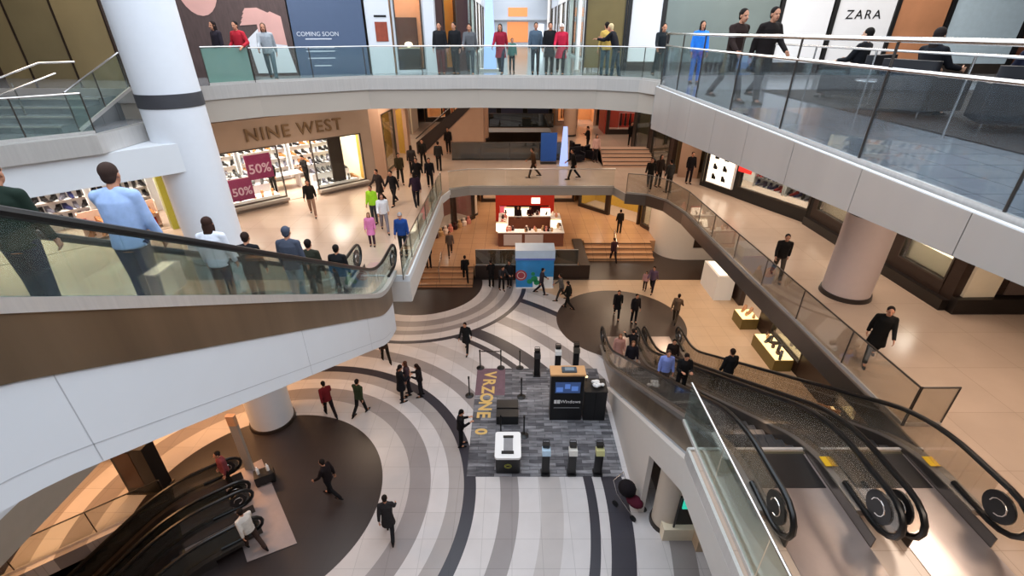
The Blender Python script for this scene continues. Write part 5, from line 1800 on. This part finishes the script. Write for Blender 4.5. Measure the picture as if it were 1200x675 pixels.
# ------------------------------------------------------------------ top level
HD = Frame((-13.6, 17.6), (-5.75, 19.9), 0)
hb = HD.thing('hoarding', 'large hoarding with a portrait of long brown hair and a raised hand', 'poster', 0, 0, 0)
pw_ = mat('hair_print', '4a3a38', 0.6, var=0.5, scale=2.5, stretch=(6, 1, 1))
MB().box(0, 0, 0.0, 5.95, 0.12, 4.5).build('hair_panel', pw_, hb)
skp = mat('skin_print', 'c89a92', 0.6, var=0.12, scale=2)
MB().frontprism([(3.3 + 0.62 * math.cos(a), 2.85 + 0.95 * math.sin(a)) for a in [2 * PI * i / 24 for i in range(24)]], -0.01, 0.0).build('face_print', skp, hb)
MB().frontprism([(4.6, 0.1), (5.9, 0.1), (5.75, 1.0), (5.5, 1.5), (5.0, 1.6), (4.5, 1.2)], -0.012, 0.0).build('wrist_print', mat('white_sleeve', 'cfd2d8', 0.6), hb)
for i in range(4):
    MB().frontprism([(4.35 + i * 0.06, 1.62 + i * 0.13), (4.45 + i * 0.06, 1.75 + i * 0.13), (5.0, 1.80 + i * 0.12), (5.5, 1.66 + i * 0.09), (5.45, 1.50 + i * 0.1), (4.95, 1.66 + i * 0.12)], -0.018 - i * 0.001, 0.0).build('finger_print', skp, hb)
MB().frontprism([(4.9, 1.1), (5.75, 1.0), (5.72, 1.9), (5.4, 2.05), (4.9, 1.8)], -0.016, 0.0).build('palm_print', skp, hb)
nb = HD.thing('hoarding', 'slate blue hoarding reading COMING SOON beside the portrait', 'poster', 6.0, 0, 0)
MB().box(0, 0, 0.0, 2.5, 0.12, 4.5).build('board', mat('slate_blue', '44546f', 0.6, var=0.05), nb)
tw = mat('pale_print', 'c6ccd6', 0.6)
text('COMING SOON', 0.2, tw, 'headline', nb, (0.85, -0.01, 1.35), extrude=0.004)
for j, (w_, z) in enumerate(((0.9, 1.18), (1.0, 0.9), (1.0, 0.78), (0.95, 0.55), (0.6, 0.3))):
    MB().box(0.85 - w_ / 2, -0.006, z, 0.85 + w_ / 2, 0, z + 0.035).build('small_print', tw, nb)
for i, ww in enumerate((0.03, 0.0)):
    pass
WP = Frame((-5.38, 20.1), (-3.4, 20.9), 0)
wp = WP.thing('shop_door_panel', 'white wall panel with a small menu poster right of the blue hoarding', 'wall')
MB().box(0, 0, 0, 0.88, 0.15, 4.5).build('panel', WHITE2, wp)
MB().box(0.3, -0.02, 1.1, 0.75, 0, 1.75).build('menu_poster', mat('rust_poster', '8a3a24', 0.6, var=0.4), wp)
text('HOURS', 0.12, BLACKP, 'lettering', wp, (0.52, -0.01, 1.95), extrude=0.003) if False else MB().box(0.3, -0.015, 1.9, 0.75, 0, 1.97).build('lettering_bar', BLACKP, wp)
ps = Frame((-4.52, 20.6), (-3.35, 20.95), 0)
storefront(ps, 'small peach lit shop with a dark counter on the top level', 'shop', 4.5, 1, [(0.08, 1.12, 0.1, 3.6, True)], WHITE2, depth=1.0, light=120, inner=mat('peach_wall', 'e8b48a', 0.6))
pk = ps.thing('shop_counter', 'dark counter with a pale lamp inside the small peach shop', 'counter', 0.6, 0.6, 0.02)
MB().box(-0.42, 0, 0, 0.42, 0.3, 0.8).build('body', BROWN, pk)
MB().box(-0.44, -0.02, 0.8, 0.44, 0.32, 0.84).build('countertop', CREAM, pk)
MB().box(-0.42, 0.3, 0.84, 0.42, 0.34, 1.9).build('back_board', mat('umber_board', '5a4236', 0.6), pk)
MB().ell((0, 0.12, 0.95), (0.16, 0.1, 0.1), 12, 8).build('lamp', LIT, pk, smooth=True)
t = thing('square_column', 'pale square column beside the peach shop on the top level', 'column', (-3.12, 20.75, 0))
MB().box(-0.2, -0.2, 0, 0.2, 0.2, 5.0).build('shaft', WHITE2, t)
bg_ = Frame((-2.95, 21.0), (-1.75, 21.9), 0)
storefront(bg_, 'brown and gold shopfront left of the top level corridor', 'shop', 4.8, 1, [(0.35, 0.95, 0.1, 4.2, True)], mat('maroon_brown', '3a1c18', 0.5), depth=1.0, light=140, inner=mat('amber_wall', 'd89a40', 0.6))
# corridor side shopfronts
for sgn, x0, x1, nm in ((-1, -2.6, -3.4, 'left'), (1, 3.9, 4.6, 'right')):
    for j in range(4):
        y0, y1 = 25.0 + j * 7.5, 31.9 + j * 7.5
        xx = x0 if sgn < 0 else x0 + 0.15 * j
        xa = x0 if sgn < 0 else x0
        Fc = Frame((xa, y0), (xa, y1), 0) if sgn < 0 else Frame((xa, y1), (xa, y0), 0)
        storefront(Fc, ('first', 'second', 'third', 'last')[j] + ' glass shopfront along the ' + nm + ' side of the top corridor', 'shop', 4.8, 1, [(0.4, 2.3, 0.1, 3.3, True), (2.7, 4.2, 0, 3.3, False), (4.6, 6.5, 0.1, 3.3, True)], (WHITE2, mat('pale_teal_wall', '9fb0ae', 0.5), WHITE, WHITE2)[j], depth=2.5, light=150, inner=(CREAM, WHITEG, CREAM, WHITEG)[j])
ec = thing('corridor_end', 'pale end wall of the top corridor with orange lit windows', 'wall', (0.6, 57.5, 0))
MB().box(-3.4, 0, 0, 3.4, 0.3, 5.4).build('wall_face', WHITE2, ec)
for i, (x, z, w_, h_) in enumerate(((0.0, 0.3, 2.2, 1.9), (0.0, 2.7, 2.0, 0.8), (2.3, 0.4, 0.9, 1.6))):
    MB().box(x - w_ / 2, -0.05, z, x + w_ / 2, 0, z + h_).build('lit_window', emis('orange_lit', 'e08a50', 0.75) if i < 2 else LITC, ec)
MB().box(-3.4, -0.4, 2.35, 3.4, 0, 2.5).build('ledge', WHITE, ec)
for i, (x, y) in enumerate(((2.55, 20.6), (1.75, 26.0), (-2.2, 25.0))):
    t = thing('slim_mast', ('slim white mast nearest behind the far guard', 'slim white mast farther along the right of the top corridor', 'slim white mast at the left of the top corridor')[i], 'column', (x, y, 0))
    MB().cyl((0, 0, 0), (0, 0, 5.4), 0.07, n=14).build('pole', WHITEG, t, smooth=True)
    MB().cyl((0, 0, 0), (0, 0, 0.1), 0.14, n=14).build('foot', STEEL, t, smooth=True)
# right side facade
FZ = Frame((3.95, 21.6), (24.5, 19.4), 0)
zx = [('white wall panel left of the grey glass storefront', 0.75, 1.9, WHITE2, None), ('grey glass storefront of the top level', 2.08, 6.22, mat('grey_green_glass', '7c8886', 0.2, 0.3, var=0.15, scale=1), None),
      ('white blank panel between the grey storefront and the lettered white panel', 6.42, 8.15, WHITE2, None), ('white panel with four black capital letters on the top level', 8.35, 10.35, WHITE2, 'ZARA'),
      ('large brown poster right of the lettered white panel', 10.52, 12.2, mat('tan_print', 'a4704e', 0.6, var=0.35, scale=1), None), ('pale blue lit glass wall at the upper right', 12.4, 14.9, mat('pale_blue_wall', 'a9bcc8', 0.4), None),
      ('brown wall section at the upper right corner', 15.1, 20.4, mat('umber_wall', '6a3f2c', 0.5), None)]
for lb, x0, x1, m_, wd in zx:
    t = FZ.thing('facade_panel', lb, 'wall', x0, 0, 0)
    MB().box(0, 0, 0.35, x1 - x0, 0.15, 5.0).build('panel', m_, t)
    MB().box(0, -0.02, 0, x1 - x0, 0.15, 0.33).build('base', STEELK, t)
    MB().box(-0.16, -0.06, 0, -0.02, 0.15, 5.0).build('frame_post', BLACKP, t)
    if wd:
        text(wd, 0.42, BLACKP, 'lettering', t, (0.95, -0.015, 1.98), extrude=0.006, space=1.25)
MB_t = thing('shop_window', 'olive lit shop window behind the mustard top at the right end of the bridge', 'shop', FZ.p(0.0, 0.0, 0), FZ.rz)
MB().box(-1.0, 0.05, 0.1, 0.5, 0.15, 4.8).build('pane', mat('olive_glow', '6a5c34', 0.4, var=0.3, scale=1), MB_t)
MB().box(-1.05, 0, 0, -0.98, 0.16, 4.9).build('frame_post', BLACKP, MB_t)
MB().box(0.5, 0, 0, 0.57, 0.16, 4.9).build('frame_post', BLACKP, MB_t)
# dark carpet with armchairs
dc = MB().box(6.95, -2, 0.001, 22, 14.3, 0.022).build('seating_carpet', CARPETK, world=True)
tag(dc, 'near-black carpet of the seating area on the right top deck', 'carpet')


def armchair(label, x, y, rz, hx='15161c'):
    t = thing('leather_armchair', label, 'chair', (x, y, 0.022), R(rz), None, 1.12)
    L_ = mat('black_leather_chair', hx, 0.55)
    MB().rbox(-0.38, -0.38, 0.12, 0.38, 0.42, 0.43, 0.08).build('seat', L_, t, bevel=0.02)
    MB().rbox(-0.48, -0.52, 0.12, 0.48, -0.36, 0.88, 0.07).build('backrest', L_, t, bevel=0.02)
    for sx in (-0.48, 0.36):
        MB().rbox(sx, -0.4, 0.12, sx + 0.12, 0.42, 0.64, 0.05).build('armrest', L_, t, bevel=0.02)
    for sx in (-0.4, 0.4):
        for sy in (-0.42, 0.34):
            MB().cyl((sx, sy, 0), (sx, sy, 0.13), 0.02, n=8).build('leg', CHROME, t)
    return t


seatp = [(8.0, 12.2, 30, 'black leather armchair below the lettered white panel, left one of three', 'person in black seated in the left armchair on the dark carpet', '17181d', 'short', '14110f', False),
         (7.9, 9.9, -75, 'black leather armchair holding the person in the dark headscarf', 'person in black with a dark headscarf seated in the middle armchair', '14151b', 'scarf', '241c1a', True),
         (8.3, 8.3, -30, 'black leather armchair nearest the right edge on the dark carpet', 'person in dark navy seated in the armchair at the right edge', '171a2c', 'short', '15110f', False)]
for x, y, rz, l1, l2, tp, hr_, hc, ct in seatp:
    armchair(l1, x, y, rz)
    hh_ = BUILT['sit']['pel'].z
    person(0, 0, 0, rz, l2, 'sit', top=tp, legs='17171b', hair=hr_, hairc=hc, skin='c79a80', pos=(x, y, 0.50 - hh_ * 1.12 + 0.12), sc=1.12)
tb = thing('side_table', 'small chrome rimmed round side table between two armchairs', 'table', (7.75, 11.05, 0.022))
MB().cyl((0, 0, 0.5), (0, 0, 0.53), 0.36, n=28).build('tabletop', mat('grey_laminate', '8d9096', 0.3), tb, smooth=True)
MB().tube([(0.37 * math.cos(a), 0.37 * math.sin(a), 0.515) for a in [2 * PI * i / 28 for i in range(28)]], 0.02, 8, closed=True).build('rim', CHROME, tb, smooth=True)
MB().cyl((0, 0, 0.02), (0, 0, 0.5), 0.03, n=10).build('stem', CHROME, tb)
MB().cyl((0, 0, 0), (0, 0, 0.02), 0.22, n=20).build('foot', CHROME, tb)
# back wall of the upper left corner
UL = Frame((-24, 19.5), (-12.6, 17.2), 0)
ul = UL.thing('panelled_wall', 'olive brown panelled wall at the upper left corner above the steps', 'wall')
for i in range(6):
    MB().box(i * 1.9, 0, 0, i * 1.9 + 1.84, 0.15, 5.2).build('panel', mat('olive_panel_%d' % (i % 2), ('8f7f5c', 'a08c64')[i % 2], 0.6, var=0.2, scale=0.8), ul)
    MB().box(i * 1.9 + 1.84, -0.03, 0, i * 1.9 + 1.9, 0.15, 5.2).build('batten', BROWN, ul)
MB().box(4.8, -0.06, 0, 6.3, 0.0, 2.3).build('doorway', mat('umber_door', '3a2418', 0.6), ul)
# ------------------------------------------------------------------ light
def area(loc, size, power, col, rot=(0, 0, 0), sy=None, spread=None):
    l = bpy.data.lights.new('ceiling_lamp', 'AREA')
    l.shape = 'RECTANGLE'
    l.size = size
    l.size_y = sy or size
    l.energy = power
    l.color = col
    if spread:
        l.spread = spread
    o = bpy.data.objects.new('ceiling_lamp', l)
    COL.objects.link(o)
    o.location = loc
    o.rotation_euler = rot
    return o


WARM = (1.0, 0.80, 0.64)
ORANGE = (1.0, 0.50, 0.22)
NEUT = (1.0, 0.9, 0.8)
COOL = (0.86, 0.93, 1.0)
w = bpy.data.worlds.new('daylight')
SC.world = w
w.use_nodes = True
bgn = w.node_tree.nodes['Background']
bgn.inputs[0].default_value = (0.80, 0.89, 1.0, 1)
bgn.inputs[1].default_value = 3.1
# second level lamps hang in the ceiling of that level (z=-1)
for x, y, p in ((-13, 15, 260), (-7.5, 20.5, 260), (-6, 27.5, 260), (-17, 12, 150), (1, 27.5, 260), (7, 27.5, 260), (10.5, 21, 340), (11, 14, 360), (10.5, 8, 360), (12, 2, 240), (6.5, 1.5, 300), (-2, 38, 160), (6, 36, 260), (-8, 36, 220), (0, 48, 260)):
    area((x, y, -1.05), 2.4, p * (0.66 if x > 4 else 0.82), WARM)
# ground level lamps hang in the ceiling of that level (z=-7)
for x, y, p in ((-13, 8, 380), (-13, 14, 520), (-7, 17.5, 130), (-14, 20, 200), (-8, 29, 260), (0, 29, 300), (8, 30, 300), (10.3, 20, 380), (10.3, 14, 260), (10.3, 25, 260), (0, 36, 320), (6, 7.5, 60), (7, 35, 200)):
    area((x, y, -6.56), 2.0, p * (0.9 if x < -9 else 0.58), ORANGE if x < -9 else (1.0, 0.74, 0.52))
# top level lamps
for x, y, p in ((-14, 17.2, 160), (10, 12, 260), (12, 4, 200), (0, 24, 260), (0, 40, 500), (-18, 10, 120), (8, 17.5, 520), (14, 17, 320), (-8, 17.5, 260)):
    area((x, y, 5.4), 3, p, NEUT)

cam = bpy.data.cameras.new('camera')
cam.sensor_width = 36
cam.lens = 36 * FPX / 1200
cam.clip_start = 0.05
cam.clip_end = 300
co = bpy.data.objects.new('camera', cam)
COL.objects.link(co)
co.location = (0, 0, CZ)
co.rotation_euler = (PI / 2 - TH, 0, 0)
SC.camera = co
SC.view_settings.view_transform = 'Standard'
SC.view_settings.look = 'None'
SC.view_settings.gamma = 1
SC.view_settings.exposure = 0.0
try:
    SC.view_settings.use_curve_mapping = False
    SC.cycles.use_denoising = True
    SC.cycles.max_bounces = 6
    SC.cycles.transparent_max_bounces = 24
    SC.cycles.sample_clamp_indirect = 4.0
except Exception:
    pass
